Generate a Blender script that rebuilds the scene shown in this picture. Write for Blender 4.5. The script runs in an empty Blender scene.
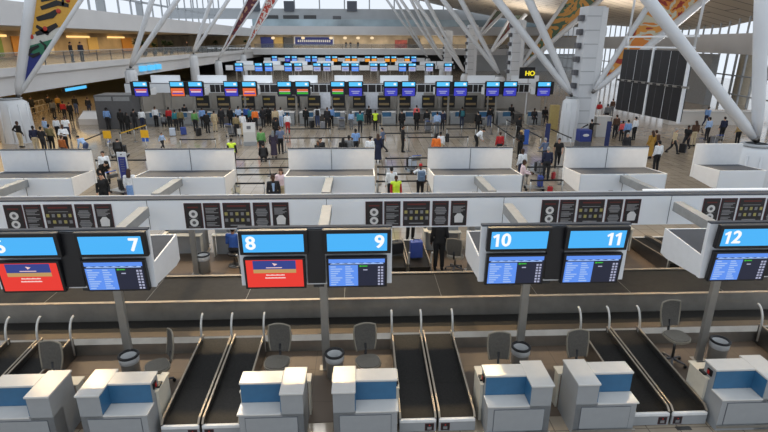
import bpy, bmesh, math, random
from mathutils import Vector, Matrix, Euler
SC = bpy.context.scene
COL = SC.collection
R = math.radians
PI = math.pi
random.seed(7)

# ------------------------------------------------------------------ camera
CF, CH, CP, CYAW, CROLL = 515.0, 7.0, 18.77, 2.5, 0.2
cam = bpy.data.objects.new('camera', bpy.data.cameras.new('camera'))
COL.objects.link(cam)
cam.data.sensor_width = 36.0
cam.data.lens = CF * 36.0 / 768.0
cam.data.clip_end = 500
_fw = Vector((math.sin(R(CYAW))*math.cos(R(CP)), math.cos(R(CYAW))*math.cos(R(CP)), -math.sin(R(CP))))
_r = _fw.cross(Vector((0, 0, 1))).normalized()
_u = _r.cross(_fw)
_R = _r*math.cos(R(CROLL)) + _u*math.sin(R(CROLL))
_U = _u*math.cos(R(CROLL)) - _r*math.sin(R(CROLL))
m = Matrix(((_R.x, _U.x, -_fw.x), (_R.y, _U.y, -_fw.y), (_R.z, _U.z, -_fw.z))).to_4x4()
m.translation = Vector((0, 0, CH))
cam.matrix_world = m
SC.camera = cam

def at(px, py, z=None, Y=None):
    """world point seen at a photo pixel, on the height z or the depth plane Y"""
    d = _fw*CF + _R*(px-384) - _U*(py-216)
    t = (z-CH)/d.z if z is not None else Y/d.y
    return Vector((0, 0, CH)) + d*t

# ------------------------------------------------------------------ world, lights, exposure
W = bpy.data.worlds.new('overcast_sky'); SC.world = W; W.use_nodes = True
nt = W.node_tree; bg = nt.nodes['Background']
tc = nt.nodes.new('ShaderNodeTexCoord'); sx = nt.nodes.new('ShaderNodeSeparateXYZ'); rp = nt.nodes.new('ShaderNodeValToRGB')
nt.links.new(tc.outputs['Generated'], sx.inputs[0]); nt.links.new(sx.outputs['Z'], rp.inputs[0]); nt.links.new(rp.outputs[0], bg.inputs[0])
rp.color_ramp.elements[0].position = 0.0; rp.color_ramp.elements[0].color = (0.80, 0.87, 0.96, 1)
rp.color_ramp.elements[1].position = 0.6; rp.color_ramp.elements[1].color = (0.86, 0.93, 1.0, 1)
bg.inputs[1].default_value = 1.06
SC.view_settings.view_transform = 'Standard'; SC.view_settings.look = 'None'
SC.view_settings.gamma = 1.0; SC.view_settings.use_curve_mapping = False
SC.view_settings.exposure = 0.0

def lamp(name, kind, loc, energy, color, size=1.0, sizey=None, rot=(0, 0, 0), spot=None):
    d = bpy.data.lights.new(name, kind); d.energy = energy; d.color = color
    if kind == 'AREA':
        d.shape = 'RECTANGLE' if sizey else 'DISK'; d.size = size
        if sizey: d.size_y = sizey
    else: d.shadow_soft_size = size
    if spot: d.spot_size = R(spot); d.spot_blend = .5
    o = bpy.data.objects.new(name, d); o.location = loc; o.rotation_euler = rot; COL.objects.link(o); return o
WARM = (1.0, .72, .38)
# halogen downlights of the gallery ceiling above the check-in desks
for x in (-13.6, -11.7, -8.0, -5.2, -3.1, -1.1, 2.5, 5.8, 9.5, 13.0, 16.9):
    lamp('downlight', 'SPOT', (x, 19.5, 9.55), 1000, WARM, .14, rot=(R(-48), 0, 0), spot=70)
for k in range(6):
    lamp('staff_fill', 'SPOT', (-9.7+4.4*k+1.9, 15.3, 8.5), 1300, WARM, .15, rot=(R(4), 0, 0), spot=40)  # added warm fill spots that brighten the far staff floor, no fixtures there
for k in range(4):
    lamp('hall_fill', 'AREA', (-6, 24+24*k, 15), 900, (1, .95, .88), 8, 3)  # unseen fill panels added to brighten the hall below the roof
for k in (42, 70, 100): lamp('roof_fill', 'AREA', (29, k, 6.2), 2300, (1, .97, .92), 8, 8, rot=(PI, 0, 0))  # added upward fill, lightens the roof boards and right parapet
lamp('shop_light', 'AREA', (-34, 62, 7.7), 4200, WARM, 10, 80)
lamp('under_gallery_light', 'AREA', (-32, 45, 2.95), 1300, (1, .70, .34), 9, 50)
lamp('rear_shop_light', 'AREA', (0, 138, 8.3), 1900, (1, .92, .78), 60, 6)

# ------------------------------------------------------------------ materials
MATS = {}
def mat(name, col, rough=.5, metal=0., noise=.08, scale=6., emit=0., spec=.5, alpha=1., bump=0.):
    if name in MATS: return MATS[name]
    M = bpy.data.materials.new(name); M.use_nodes = True; n = M.node_tree; b = n.nodes['Principled BSDF']
    b.inputs['Roughness'].default_value = rough; b.inputs['Metallic'].default_value = metal
    b.inputs['Specular IOR Level'].default_value = spec
    if emit:
        b.inputs['Base Color'].default_value = (.01, .01, .01, 1)
        b.inputs['Emission Color'].default_value = (*col, 1); b.inputs['Emission Strength'].default_value = emit
    elif noise:
        t = n.nodes.new('ShaderNodeTexCoord'); x = n.nodes.new('ShaderNodeTexNoise'); r = n.nodes.new('ShaderNodeValToRGB')
        x.inputs['Scale'].default_value = scale; x.inputs['Detail'].default_value = 4
        n.links.new(t.outputs['Object'], x.inputs['Vector']); n.links.new(x.outputs['Fac'], r.inputs[0])
        r.color_ramp.elements[0].position = .3; r.color_ramp.elements[1].position = .7
        r.color_ramp.elements[0].color = (*[c*(1-noise) for c in col], 1); r.color_ramp.elements[1].color = (*[min(1, c*(1+noise)) for c in col], 1)
        n.links.new(r.outputs[0], b.inputs['Base Color'])
        if bump:
            bp = n.nodes.new('ShaderNodeBump'); bp.inputs['Strength'].default_value = bump
            n.links.new(x.outputs['Fac'], bp.inputs['Height']); n.links.new(bp.outputs[0], b.inputs['Normal'])
    else: b.inputs['Base Color'].default_value = (*col, 1)
    if alpha < 1: b.inputs['Alpha'].default_value = alpha
    MATS[name] = M; return M
def S(r, g, b):
    f = lambda c: (c/255/12.92) if c <= 10 else ((c/255+.055)/1.055)**2.4
    return (f(r), f(g), f(b))
white = mat('white_panel', (.76, .795, .84), .45, noise=.02, scale=.7)
frame_white = mat('white_frame', (.66, .68, .71), .4, noise=.03)
cap_grey = mat('grey_cap', (.068, .075, .09), .8, noise=.12, scale=2, spec=.15)
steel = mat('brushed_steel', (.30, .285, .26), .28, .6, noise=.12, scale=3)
steel_dark = mat('dull_steel', (.16, .155, .15), .34, .9, noise=.15, scale=3)
pole_steel = mat('pole_steel', (.32, .305, .28), .35, .4, noise=.1, scale=2)
rubber = mat('belt_rubber', (.012, .011, .010), .5, noise=.35, scale=25, bump=.15, spec=.15)
rubber_floor = mat('conveyor_cover', (.015, .014, .013), .5, noise=.25, scale=6, spec=.15)
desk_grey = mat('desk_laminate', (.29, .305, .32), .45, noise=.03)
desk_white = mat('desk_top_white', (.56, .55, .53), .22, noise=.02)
desk_blue = mat('desk_blue_panel', (.032, .125, .245), .4, noise=.06)
cream = mat('cream_laminate', (.58, .55, .47), .4, noise=.04)
black = mat('black_plastic', (.006, .006, .008), .4, noise=.2)
dark = mat('dark_plastic', (.02, .02, .022), .5, noise=.2)
groove = mat('panel_joint', (.10, .11, .13), .7, noise=.1)
rail_gold = mat('guard_rail_metal', (.33, .28, .22), .42, .6, noise=.1)
arch_metal = mat('bumper_metal', (.62, .61, .58), .3, .35, noise=.05)
mesh_grey = mat('chair_mesh', (.095, .088, .078), .75, noise=.15, scale=30)
chair_rim = mat('chair_rim', (.26, .23, .18), .4, noise=.08)
maroon = mat('poster_maroon', (.06, .010, .016), .5, noise=.1)
poster_black = mat('poster_black', (.012, .010, .012), .45, noise=.1)
print_grey = mat('poster_print', (.20, .20, .21), .6, noise=.1)
print_white = mat('poster_white', (.62, .62, .62), .6, noise=.03)
print_yellow = mat('poster_yellow', (.34, .30, .10), .6, noise=.05)
print_red = mat('poster_red', (.11, .015, .012), .6, noise=.05)
liner = mat('bin_liner', (.55, .56, .57), .5, noise=.1)
E_blue = mat('lit_sign_blue', (.055, .44, .93), emit=1.0)
E_blue2 = mat('lit_sign_cyan', (.09, .56, .98), emit=1.0)
E_white = mat('lit_white', (.95, .97, 1.0), emit=1.0)
E_tab = mat('screen_table_blue', (.10, .27, .85), emit=1.0)
E_tabline = mat('screen_table_lines', (.36, .54, .95), emit=.9)
E_navy = mat('screen_navy', (.005, .008, .03), emit=1.0)
E_red = mat('screen_red', (.78, .030, .018), emit=1.0)
E_sky = mat('screen_deep_blue', (.02, .04, .24), emit=1.0)
E_gold = mat('screen_gold', (.50, .29, .10), emit=1.0)
E_pale = mat('screen_pale_print', (.95, .65, .62), emit=.9)
E_green = mat('screen_green', (.03, .45, .02), emit=1.0)
E_orange = mat('screen_orange', (.75, .13, .03), emit=1.0)
E_violet = mat('screen_violet', (.035, .04, .45), emit=1.0)
E_greyw = mat('screen_pale_grey', (.38, .40, .55), emit=1.0)
E_amber = mat('screen_amber', (.85, .34, .02), emit=1.0)
E_pink = mat('neon_pink', (.85, .10, .55), emit=1.0)
strut_white = mat('strut_white', (.60, .62, .65), .4, noise=.03, scale=1)
slab_white = mat('gallery_white', (.62, .62, .63), .6, noise=.04, scale=.4)
wall_grey = mat('wall_grey', (.36, .38, .40), .6, noise=.06, scale=.4)
wall_dark = mat('wall_dark', (.06, .06, .062), .6, noise=.1, scale=.5)
shop_tan = mat('shop_tan', (.42, .33, .22), .6, noise=.35, scale=.35)
ochre = mat('ochre_panel', (.50, .33, .10), .6, noise=.1, scale=1)
glass = mat('rail_glass', (.20, .235, .25), .1, noise=.05, alpha=.32)
post_metal = mat('post_metal', (.42, .42, .41), .3, .7, noise=.05)
strap_black = mat('queue_belt_black', (.012, .012, .014), .7, noise=.2)
strap_yellow = mat('queue_belt_yellow', (.62, .36, .02), .6, noise=.1)
sign_yellow = mat('sign_yellow', (.75, .40, .01), .5, noise=.05)
navy = mat('banner_navy', (.012, .022, .10), .5, noise=.1)
bright_blue = mat('banner_blue', (.03, .10, .42), .5, noise=.1)
leafy = mat('leaf_green', (.02, .05, .015), .6, noise=.4, scale=8)
case_grey = mat('case_grey', (.10, .10, .11), .5, noise=.2)

def floor_mat(name, c1, c2, sx_, sy_, rough, mort=.012, noise=.18):
    M = bpy.data.materials.new(name); M.use_nodes = True; n = M.node_tree; b = n.nodes['Principled BSDF']
    t = n.nodes.new('ShaderNodeTexCoord'); br = n.nodes.new('ShaderNodeTexBrick'); no = n.nodes.new('ShaderNodeTexNoise'); mx = n.nodes.new('ShaderNodeMixRGB')
    br.inputs['Scale'].default_value = 1; br.inputs['Brick Width'].default_value = sx_; br.inputs['Row Height'].default_value = sy_
    br.inputs['Mortar Size'].default_value = mort; br.offset = 0
    br.inputs['Color1'].default_value = (*c1, 1); br.inputs['Color2'].default_value = (*c2, 1); br.inputs['Mortar'].default_value = (*[x*.55 for x in c1], 1)
    no.inputs['Scale'].default_value = .8; no.inputs['Detail'].default_value = 5
    mx.blend_type = 'MULTIPLY'; mx.inputs[0].default_value = noise*2
    n.links.new(t.outputs['Object'], br.inputs['Vector']); n.links.new(t.outputs['Object'], no.inputs['Vector'])
    n.links.new(br.outputs['Color'], mx.inputs[1]); n.links.new(no.outputs['Fac'], mx.inputs[2])
    n.links.new(mx.outputs[0], b.inputs['Base Color'])
    b.inputs['Roughness'].default_value = rough; MATS[name] = M; return M
hall_tile = floor_mat('hall_tile', (.37, .305, .23), (.42, .35, .27), .6, .6, .11)
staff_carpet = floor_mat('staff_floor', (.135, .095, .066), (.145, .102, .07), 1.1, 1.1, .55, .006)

def wood_roof():
    M = bpy.data.materials.new('roof_boards'); M.use_nodes = True; n = M.node_tree; b = n.nodes['Principled BSDF']
    t = n.nodes.new('ShaderNodeTexCoord'); br = n.nodes.new('ShaderNodeTexBrick')
    br.inputs['Scale'].default_value = 1; br.inputs['Brick Width'].default_value = 9; br.inputs['Row Height'].default_value = 2.4; br.inputs['Mortar Size'].default_value = .1
    br.inputs['Color1'].default_value = (.33, .27, .20, 1); br.inputs['Color2'].default_value = (.38, .31, .235, 1); br.inputs['Mortar'].default_value = (.035, .03, .028, 1)
    n.links.new(t.outputs['Object'], br.inputs['Vector']); n.links.new(br.outputs['Color'], b.inputs['Base Color']); b.inputs['Roughness'].default_value = .5
    return M
def art_mat(name, cols, scale, dist=3., stretch=(1, 1, 1)):
    M = bpy.data.materials.new(name); M.use_nodes = True; n = M.node_tree; b = n.nodes['Principled BSDF']
    t = n.nodes.new('ShaderNodeTexCoord'); mp = n.nodes.new('ShaderNodeMapping'); no = n.nodes.new('ShaderNodeTexNoise'); r = n.nodes.new('ShaderNodeValToRGB')
    mp.inputs['Scale'].default_value = stretch
    no.inputs['Scale'].default_value = scale; no.inputs['Detail'].default_value = 3; no.inputs['Distortion'].default_value = dist
    n.links.new(t.outputs['Object'], mp.inputs[0]); n.links.new(mp.outputs[0], no.inputs['Vector']); n.links.new(no.outputs['Fac'], r.inputs[0]); n.links.new(r.outputs[0], b.inputs['Base Color'])
    cr = r.color_ramp; cr.interpolation = 'CONSTANT'
    while len(cr.elements) < len(cols): cr.elements.new(.5)
    for i, c in enumerate(cols):
        cr.elements[i].position = 0 if i == 0 else .30 + .40*(i-1)/max(1, len(cols)-2); cr.elements[i].color = (*c, 1)
    b.inputs['Roughness'].default_value = .6
    MATS[name] = M; return M

# ------------------------------------------------------------------ mesh helpers
class MB:
    def __init__(s): s.v = []; s.f = []; s.sm = []
    def add(s, vs, fs, smooth=False):
        o = len(s.v); s.v += [tuple(v) for v in vs]; s.f += [tuple(o+i for i in f) for f in fs]; s.sm += [smooth]*len(fs); return s
    def box(s, x0, x1, y0, y1, z0, z1, c=0.):
        if c <= 0:
            vs = [(x, y, z) for z in (z0, z1) for y in (y0, y1) for x in (x0, x1)]
            return s.add(vs, [(0, 2, 3, 1), (4, 5, 7, 6), (0, 1, 5, 4), (2, 6, 7, 3), (0, 4, 6, 2), (1, 3, 7, 5)])
        bm = bmesh.new(); bmesh.ops.create_cube(bm, size=1)
        for v in bm.verts: v.co = Vector(((x0+x1)/2+v.co.x*(x1-x0), (y0+y1)/2+v.co.y*(y1-y0), (z0+z1)/2+v.co.z*(z1-z0)))
        bmesh.ops.bevel(bm, geom=bm.edges[:], offset=c, segments=2, affect='EDGES', profile=.5)
        bm.verts.index_update()
        s.add([v.co[:] for v in bm.verts], [[v.index for v in f.verts] for f in bm.faces]); bm.free(); return s
    def tube(s, pts, rad, n=10, caps=True, flat=None):
        pts = [Vector(p) for p in pts]; rr = rad if isinstance(rad, (list, tuple)) else [rad]*len(pts)
        vs = []; up = None
        for i, p in enumerate(pts):
            t = (pts[min(i+1, len(pts)-1)] - pts[max(i-1, 0)]).normalized()
            if up is None:
                up = Vector((0, 0, 1)) if abs(t.z) < .9 else Vector((0, 1, 0))
            a = t.cross(up).normalized(); b = a.cross(t).normalized(); up = b
            ra, rb = rr[i] if isinstance(rr[i], tuple) else (rr[i], rr[i])
            for k in range(n):
                q = 2*PI*k/n; vs.append(p + a*math.cos(q)*ra + b*math.sin(q)*rb)
        fs = [(i*n+k, i*n+(k+1) % n, (i+1)*n+(k+1) % n, (i+1)*n+k) for i in range(len(pts)-1) for k in range(n)]
        if caps: fs += [tuple(range(n))[::-1], tuple((len(pts)-1)*n+k for k in range(n))]
        return s.add(vs, fs, True)
    def ball(s, c, r, n=10, m=7):
        c = Vector(c); r = r if isinstance(r, tuple) else (r, r, r); vs = [c+Vector((0, 0, r[2]))]
        for i in range(1, m):
            a = PI*i/m
            for k in range(n):
                q = 2*PI*k/n; vs.append(c+Vector((r[0]*math.sin(a)*math.cos(q), r[1]*math.sin(a)*math.sin(q), r[2]*math.cos(a))))
        vs.append(c-Vector((0, 0, r[2]))); L = len(vs)-1
        fs = [(0, 1+k, 1+(k+1) % n) for k in range(n)]
        for i in range(m-2): fs += [(1+i*n+k, 1+(i+1)*n+k, 1+(i+1)*n+(k+1) % n, 1+i*n+(k+1) % n) for k in range(n)]
        fs += [(L, 1+(m-2)*n+(k+1) % n, 1+(m-2)*n+k) for k in range(n)]
        return s.add(vs, fs, True)
    def lathe(s, prof, n=20, c=(0, 0)):
        vs = [(c[0]+r*math.cos(2*PI*k/n), c[1]+r*math.sin(2*PI*k/n), z) for r, z in prof for k in range(n)]
        fs = [(i*n+k, i*n+(k+1) % n, (i+1)*n+(k+1) % n, (i+1)*n+k) for i in range(len(prof)-1) for k in range(n)]
        return s.add(vs, fs, True)
    def prism(s, poly, x0, x1):      # polygon in (y, z), extruded along x
        n = len(poly); vs = [(x0, y, z) for y, z in poly] + [(x1, y, z) for y, z in poly]
        return s.add(vs, [tuple(range(n)), tuple(range(2*n-1, n-1, -1))] + [(i, n+i, n+(i+1) % n, (i+1) % n) for i in range(n)])
    def plate(s, pts, nrm, th):      # polygon of 3-D points thickened along nrm
        n = len(pts); nv = Vector(nrm)*th; vs = [Vector(p) for p in pts]; vs = vs + [v+nv for v in vs]
        return s.add(vs, [tuple(range(n))[::-1], tuple(range(n, 2*n))] + [(i, (i+1) % n, n+(i+1) % n, n+i) for i in range(n)])
    def mesh(s, name, m):
        me = bpy.data.meshes.new(name); me.from_pydata(s.v, [], s.f); me.update()
        bm = bmesh.new(); bm.from_mesh(me); bmesh.ops.recalc_face_normals(bm, faces=bm.faces[:]); bm.to_mesh(me); bm.free()
        me.polygons.foreach_set('use_smooth', s.sm); me.materials.append(m); return me
    def build(s, name, m, parent=None, loc=(0, 0, 0), rot=(0, 0, 0)):
        o = bpy.data.objects.new(name, s.mesh(name, m)); COL.objects.link(o); o.location = loc; o.rotation_euler = rot
        if parent: o.parent = parent
        return o
def tag(o, label, cat, group=None, kind=None):
    if label: o['label'] = label
    if cat: o['category'] = cat
    if group: o['group'] = group
    if kind: o['kind'] = kind
    return o
def thing(name, label, cat, loc=(0, 0, 0), rz=0., group=None, rot=None):
    o = bpy.data.objects.new(name, None); COL.objects.link(o); o.location = loc
    o.rotation_euler = rot if rot else (0, 0, rz); o.empty_display_size = .1
    return tag(o, label, cat, group)
KIDS = {}
def dup(root, loc, rz=None, label=None, group=None, parent=None):
    r = root.copy(); COL.objects.link(r)
    if loc is not None: r.location = loc
    if rz is not None: r.rotation_euler = (r.rotation_euler.x, r.rotation_euler.y, rz)
    if label: r['label'] = label
    if group: r['group'] = group
    if parent: r.parent = parent
    for ch in list(root.children):
        dup(ch, None, parent=r)
    return r
def struct(o): o['kind'] = 'structure'; return o
ORD = ['first', 'second', 'third', 'fourth', 'fifth', 'sixth', 'seventh', 'eighth', 'ninth', 'tenth', 'eleventh', 'twelfth']
def setmat(o, m):
    o.material_slots[0].link = 'OBJECT'; o.material_slots[0].material = m
def text(body, size, m, parent, loc, rot=(PI/2, 0, 0), name='lettering', bold=.012, align='CENTER'):
    cu = bpy.data.curves.new('t', 'FONT'); cu.body = body; cu.size = size; cu.align_x = align; cu.align_y = 'CENTER'; cu.extrude = .004
    o = bpy.data.objects.new('t', cu); COL.objects.link(o)
    dg = bpy.context.evaluated_depsgraph_get(); me = bpy.data.meshes.new_from_object(o.evaluated_get(dg))
    bpy.data.objects.remove(o); me.materials.clear(); me.materials.append(m)
    if bold:
        vs = [v.co.copy() for v in me.vertices]; fs = [tuple(p.vertices) for p in me.polygons]; n = len(vs)
        me2 = bpy.data.meshes.new(name)
        sh = [(-bold, 0), (bold, 0), (0, bold*.6), (0, -bold*.6)]
        me2.from_pydata([v+Vector((a, b, .0004*k)) for k, (a, b) in enumerate(sh) for v in vs], [], [tuple(q+n*k for q in f) for k in range(4) for f in fs])
        me2.materials.append(m); me = me2
    r = bpy.data.objects.new(name, me); COL.objects.link(r); r.parent = parent; r.location = loc; r.rotation_euler = rot; return r

# ------------------------------------------------------------------ the setting
MC = 4.4                                   # check-in module
CEN = [-9.66, -5.26, -.86, 3.54, 7.94]     # desk-pair centres of the front island
CS = [-9.42, -5.15, -.85, 3.52, 7.76]        # sign and pole centres
IY = 12.5                                  # middle of the front island
struct(MB().box(-60, 75, -3, 150, -.3, 0).build('floor', hall_tile))
GX, GZ0, GZ1 = -26.0, 3.1, 5.0             # left gallery edge, underside, floor
BY = 131.0                                 # face of the rear gallery
# left gallery
g = MB().box(-46, GX, 4, BY+14, GZ0, GZ1).box(GX, GX+.25, 4, BY, GZ1-.55, GZ1+.05); struct(g.build('wall_left_gallery', slab_white))
struct(MB().box(-45, GX-.3, 4.5, BY+13, 5.0, 5.02).build('floor_left_gallery', mat('gallery_floor', (.10, .085, .07), .3, noise=.2)))
struct(MB().box(GX-7, GX-.2, 4, BY, 8.0, 8.3).box(GX-.35, GX, 4, BY, 8.0, 9.75).box(-46, GX-7, 4, BY, 8, 8.3).build('wall_left_parapet', slab_white))
struct(MB().box(-46, -45.6, 4, BY+14, 0, 3.1).build('wall_left_lower', ochre))
struct(MB().box(-41, -40.6, 4, BY+14, 5, 8.0).build('wall_left_shops', shop_tan))
wm = MB()
for k in range(30):
    y = 8+k*4.2
    wm.box(-34.1, -33.9, y, y+.25, 9.6, 18)
wm.box(-34.1, -33.9, 4, BY, 12.4, 12.7); wm.box(-34.3, -33.7, 4, BY, 8.3, 9.9)
for k in (3, 6, 9, 12, 15, 18): wm.box(-34.1, -33.95, 8+k*4.2+2.1, 8+k*4.2+4.2, 9.9, 12.4)
struct(wm.build('window_1', wall_grey))
# rear gallery and rear wall
struct(MB().box(GX, 45, BY, BY+14, 3.8, 5.2).build('wall_rear_gallery', slab_white))
struct(MB().box(GX, 60, BY, BY+.4, 8.4, 10.3).build('wall_rear_parapet', slab_white))
struct(MB().box(-46, 60, BY+12, BY+12.4, 5.2, 8.4).build('wall_rear_shops', shop_tan))
struct(MB().box(-46, 60, BY+.4, BY+12, 8.4, 8.7).build('ceiling_rear_gallery', slab_white))
struct(MB().box(-46, 60, BY+13, BY+13.3, 0, 3.8).build('wall_rear_lower', wall_dark))
struct(MB().box(GX, 60, BY+2.2, BY+2.5, 10.0, 11.9).build('window_2', mat('upper_glazing', (.30, .38, .42), .15, noise=.5, scale=.12)))
struct(MB().box(-46, 60, BY+3, BY+3.3, 11.9, 14.3).build('wall_rear_upper', wall_grey))
wm = MB()
for k in range(18): wm.box(-46+6*k, -45.7+6*k, BY+3, BY+3.2, 14.3, 24)
wm.box(-46, 60, BY+3, BY+3.2, 17.6, 17.8)
struct(wm.build('window_3', wall_grey))
for i, px in enumerate((255, 289, 352)):
    p = at(px, 6, Y=BY+2.9)
    tag(MB().box(-1.2, 1.2, -.25, .1, -1.2, 1.1).build('dark_wall_panel', mat('panel_slate', (.07, .08, .10), .5), loc=p), 'square dark panel standing against the high rear windows, %s of three from the left' % ORD[i], 'panel', 'dark panels in the rear windows')
# right wall: curved parapet, clerestory, glazed wall
RW = [(47.5, 132, 10.2), (49, 108, 10.1), (48.5, 92, 9.2), (47, 80, 8.7), (44.6, 68, 8.75), (42.5, 57, 9.6), (41.0, 45, 10.6), (40.5, 30, 11.5)]
def ribbon(name, off0, off1, zf0, zf1, m, th=.3):
    mb = MB(); n = len(RW)
    a = [(x+off0, y, zf0(z)) for x, y, z in RW]; b = [(x+off1, y, zf1(z)) for x, y, z in RW]
    vs = a + b + [(p[0]+th, p[1], p[2]) for p in a] + [(p[0]+th, p[1], p[2]) for p in b]
    fs = []
    for i in range(n-1):
        for o1, o2 in ((0, n), (2*n, 3*n), (0, 2*n), (n, 3*n)): fs.append((o1+i, o1+i+1, o2+i+1, o2+i))
    mb.add(vs, fs); return mb.build(name, m)
struct(ribbon('wall_right_parapet', 0, 0, lambda z: 5.7, lambda z: 7.95, slab_white))
mul = MB()
for i in range(len(RW)-1):
    (x0, y0, z0), (x1, y1, z1) = RW[i], RW[i+1]; nn = max(2, int(abs(y1-y0)/2.2))
    for k in range(nn):
        t = k/nn; x, y, z = x0+(x1-x0)*t, y0+(y1-y0)*t, z0+(z1-z0)*t
        mul.box(x+.1, x+.25, y-.08, y+.08, 7.9, z+.5); mul.box(x+.6, x+.8, y-.09, y+.09, 0, 5.8)
    for zz in (1.1, 3.2): mul.plate([(x0+.6, y0, zz), (x1+.6, y1, zz), (x1+.6, y1, zz+.15), (x0+.6, y0, zz+.15)], (1, 0, 0), .15)
struct(mul.build('window_4', wall_grey))
# boarded roof above the right side of the hall
xs = [10, 15, 20, 27, 34, 41]
def roofz(x, yz): return None
rb = MB(); vs = []; nn = len(RW)
for (xr, y, zr) in RW:
    for t, zt in ((0, 17.3), (.14, 16.0), (.28, 14.8), (.5, 13.2), (.75, 11.6 if zr > 9.5 else 11), (1, zr)):
        x = 9+(xr+1.5-9)*t; vs.append((x, y, zt if t < 1 else zr))
k6 = 6
fs = [(i*k6+j, i*k6+j+1, (i+1)*k6+j+1, (i+1)*k6+j) for i in range(nn-1) for j in range(k6-1)]
rb.add(vs+[(v[0], v[1], v[2]+.4) for v in vs], fs+[tuple(nn*k6+q for q in f[::-1]) for f in fs], True)
struct(rb.build('ceiling', wood_roof()))
# rear openings at right below the roof
struct(MB().box(28, 60, BY+.4, BY+.8, 0, 3.8).build('wall_rear_right', wall_grey))
# dark recess and tan column at the right wall
p = at(712, 102, z=0)
struct(MB().box(40.2, 41, 60, 66.5, 0, 5.7).build('wall_right_recess', mat('recess_grey', (.24, .25, .26), .6)))
cp = at(739, 104, z=0)
tag(MB().lathe([(.95, 0), (.95, 5.8), (1.05, 5.9)], 24, (cp.x, cp.y)).build('round_column', mat('column_stone', (.42, .37, .29), .6)), 'tan round column at the right glass wall behind the big white strut', 'column')
cs = thing('wall_sign', 'small dark sign on the grey wall beside the tan column', 'sign', (39.9, 62.5, 4.4), -PI/2)
MB().box(-.9, .9, -.06, .06, -.35, .35).build('sign_board', black, cs)
for zz in (.14, -.1): MB().box(-.6, .6, -.075, -.05, zz-.05, zz+.05).build('print_line', print_grey, cs)

# staff floors of the front island
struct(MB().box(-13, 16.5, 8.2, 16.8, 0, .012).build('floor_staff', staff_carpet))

# ------------------------------------------------------------------ long collector conveyor of the front island
cv = thing('baggage_conveyor', 'long steel collector conveyor with black belts running behind the check-in desks', 'conveyor', (0, IY, 0))
L0, L1 = -14, 16
for sg in (-1, 1):
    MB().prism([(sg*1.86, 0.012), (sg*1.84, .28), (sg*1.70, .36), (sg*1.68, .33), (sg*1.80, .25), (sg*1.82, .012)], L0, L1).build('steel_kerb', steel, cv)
    MB().box(L0, L1, min(sg*1.68, sg*.87), max(sg*1.68, sg*.87), .012, .33).build('collector_belt', rubber, cv)
    MB().box(L0, L1, min(sg*1.67, sg*1.42), max(sg*1.67, sg*1.42), .33, .345).build('belt_edge', mat('brown_edge', (.075, .055, .035), .35, .5), cv)
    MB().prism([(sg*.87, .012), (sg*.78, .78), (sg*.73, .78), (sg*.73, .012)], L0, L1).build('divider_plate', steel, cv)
    MB().box(L0, L1, min(sg*.80, sg*.70), max(sg*.80, sg*.70), .78, .80).build('divider_lip', rail_gold, cv)
MB().box(L0, L1, -.72, .72, .012, .765).build('cover', rubber_floor, cv)
for k in range(12): MB().box(-13+2.5*k, -12.985+2.5*k, -.7, .7, .765, .769).build('cover_seam', steel_dark, cv)

# ------------------------------------------------------------------ overhead bulkhead with the notices
def bulkhead(x0, x1, label, y):
    t = thing('overhead_bulkhead', label, 'bulkhead', (0, y, 0))
    MB().box(x0, x1, -.46, -.18, 2.6, 3.36).build('fascia', white, t)
    MB().box(x0-.02, x1+.02, -.47, -.18, 3.36, 3.39).build('roof_cap', cap_grey, t)
    MB().box(x0, x1, -.185, -.155, 2.6, 3.405).build('rear_lip', frame_white, t)
    return t
bk = bulkhead(-15, 17, 'long white overhead bulkhead with grey cap running above the conveyor', IY)
for c in CS: MB().box(c-.035, c-.023, -.466, -.459, 2.62, 3.36).build('panel_joint', groove, bk)
tag(MB().tube([(7.15, IY-.13, 3.425), (10.9, IY-.13, 3.425)], .022).build('tube_lamp', E_white), 'thin white lit tube lamp lying along the rear edge of the bulkhead at right', 'lamp')

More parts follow.
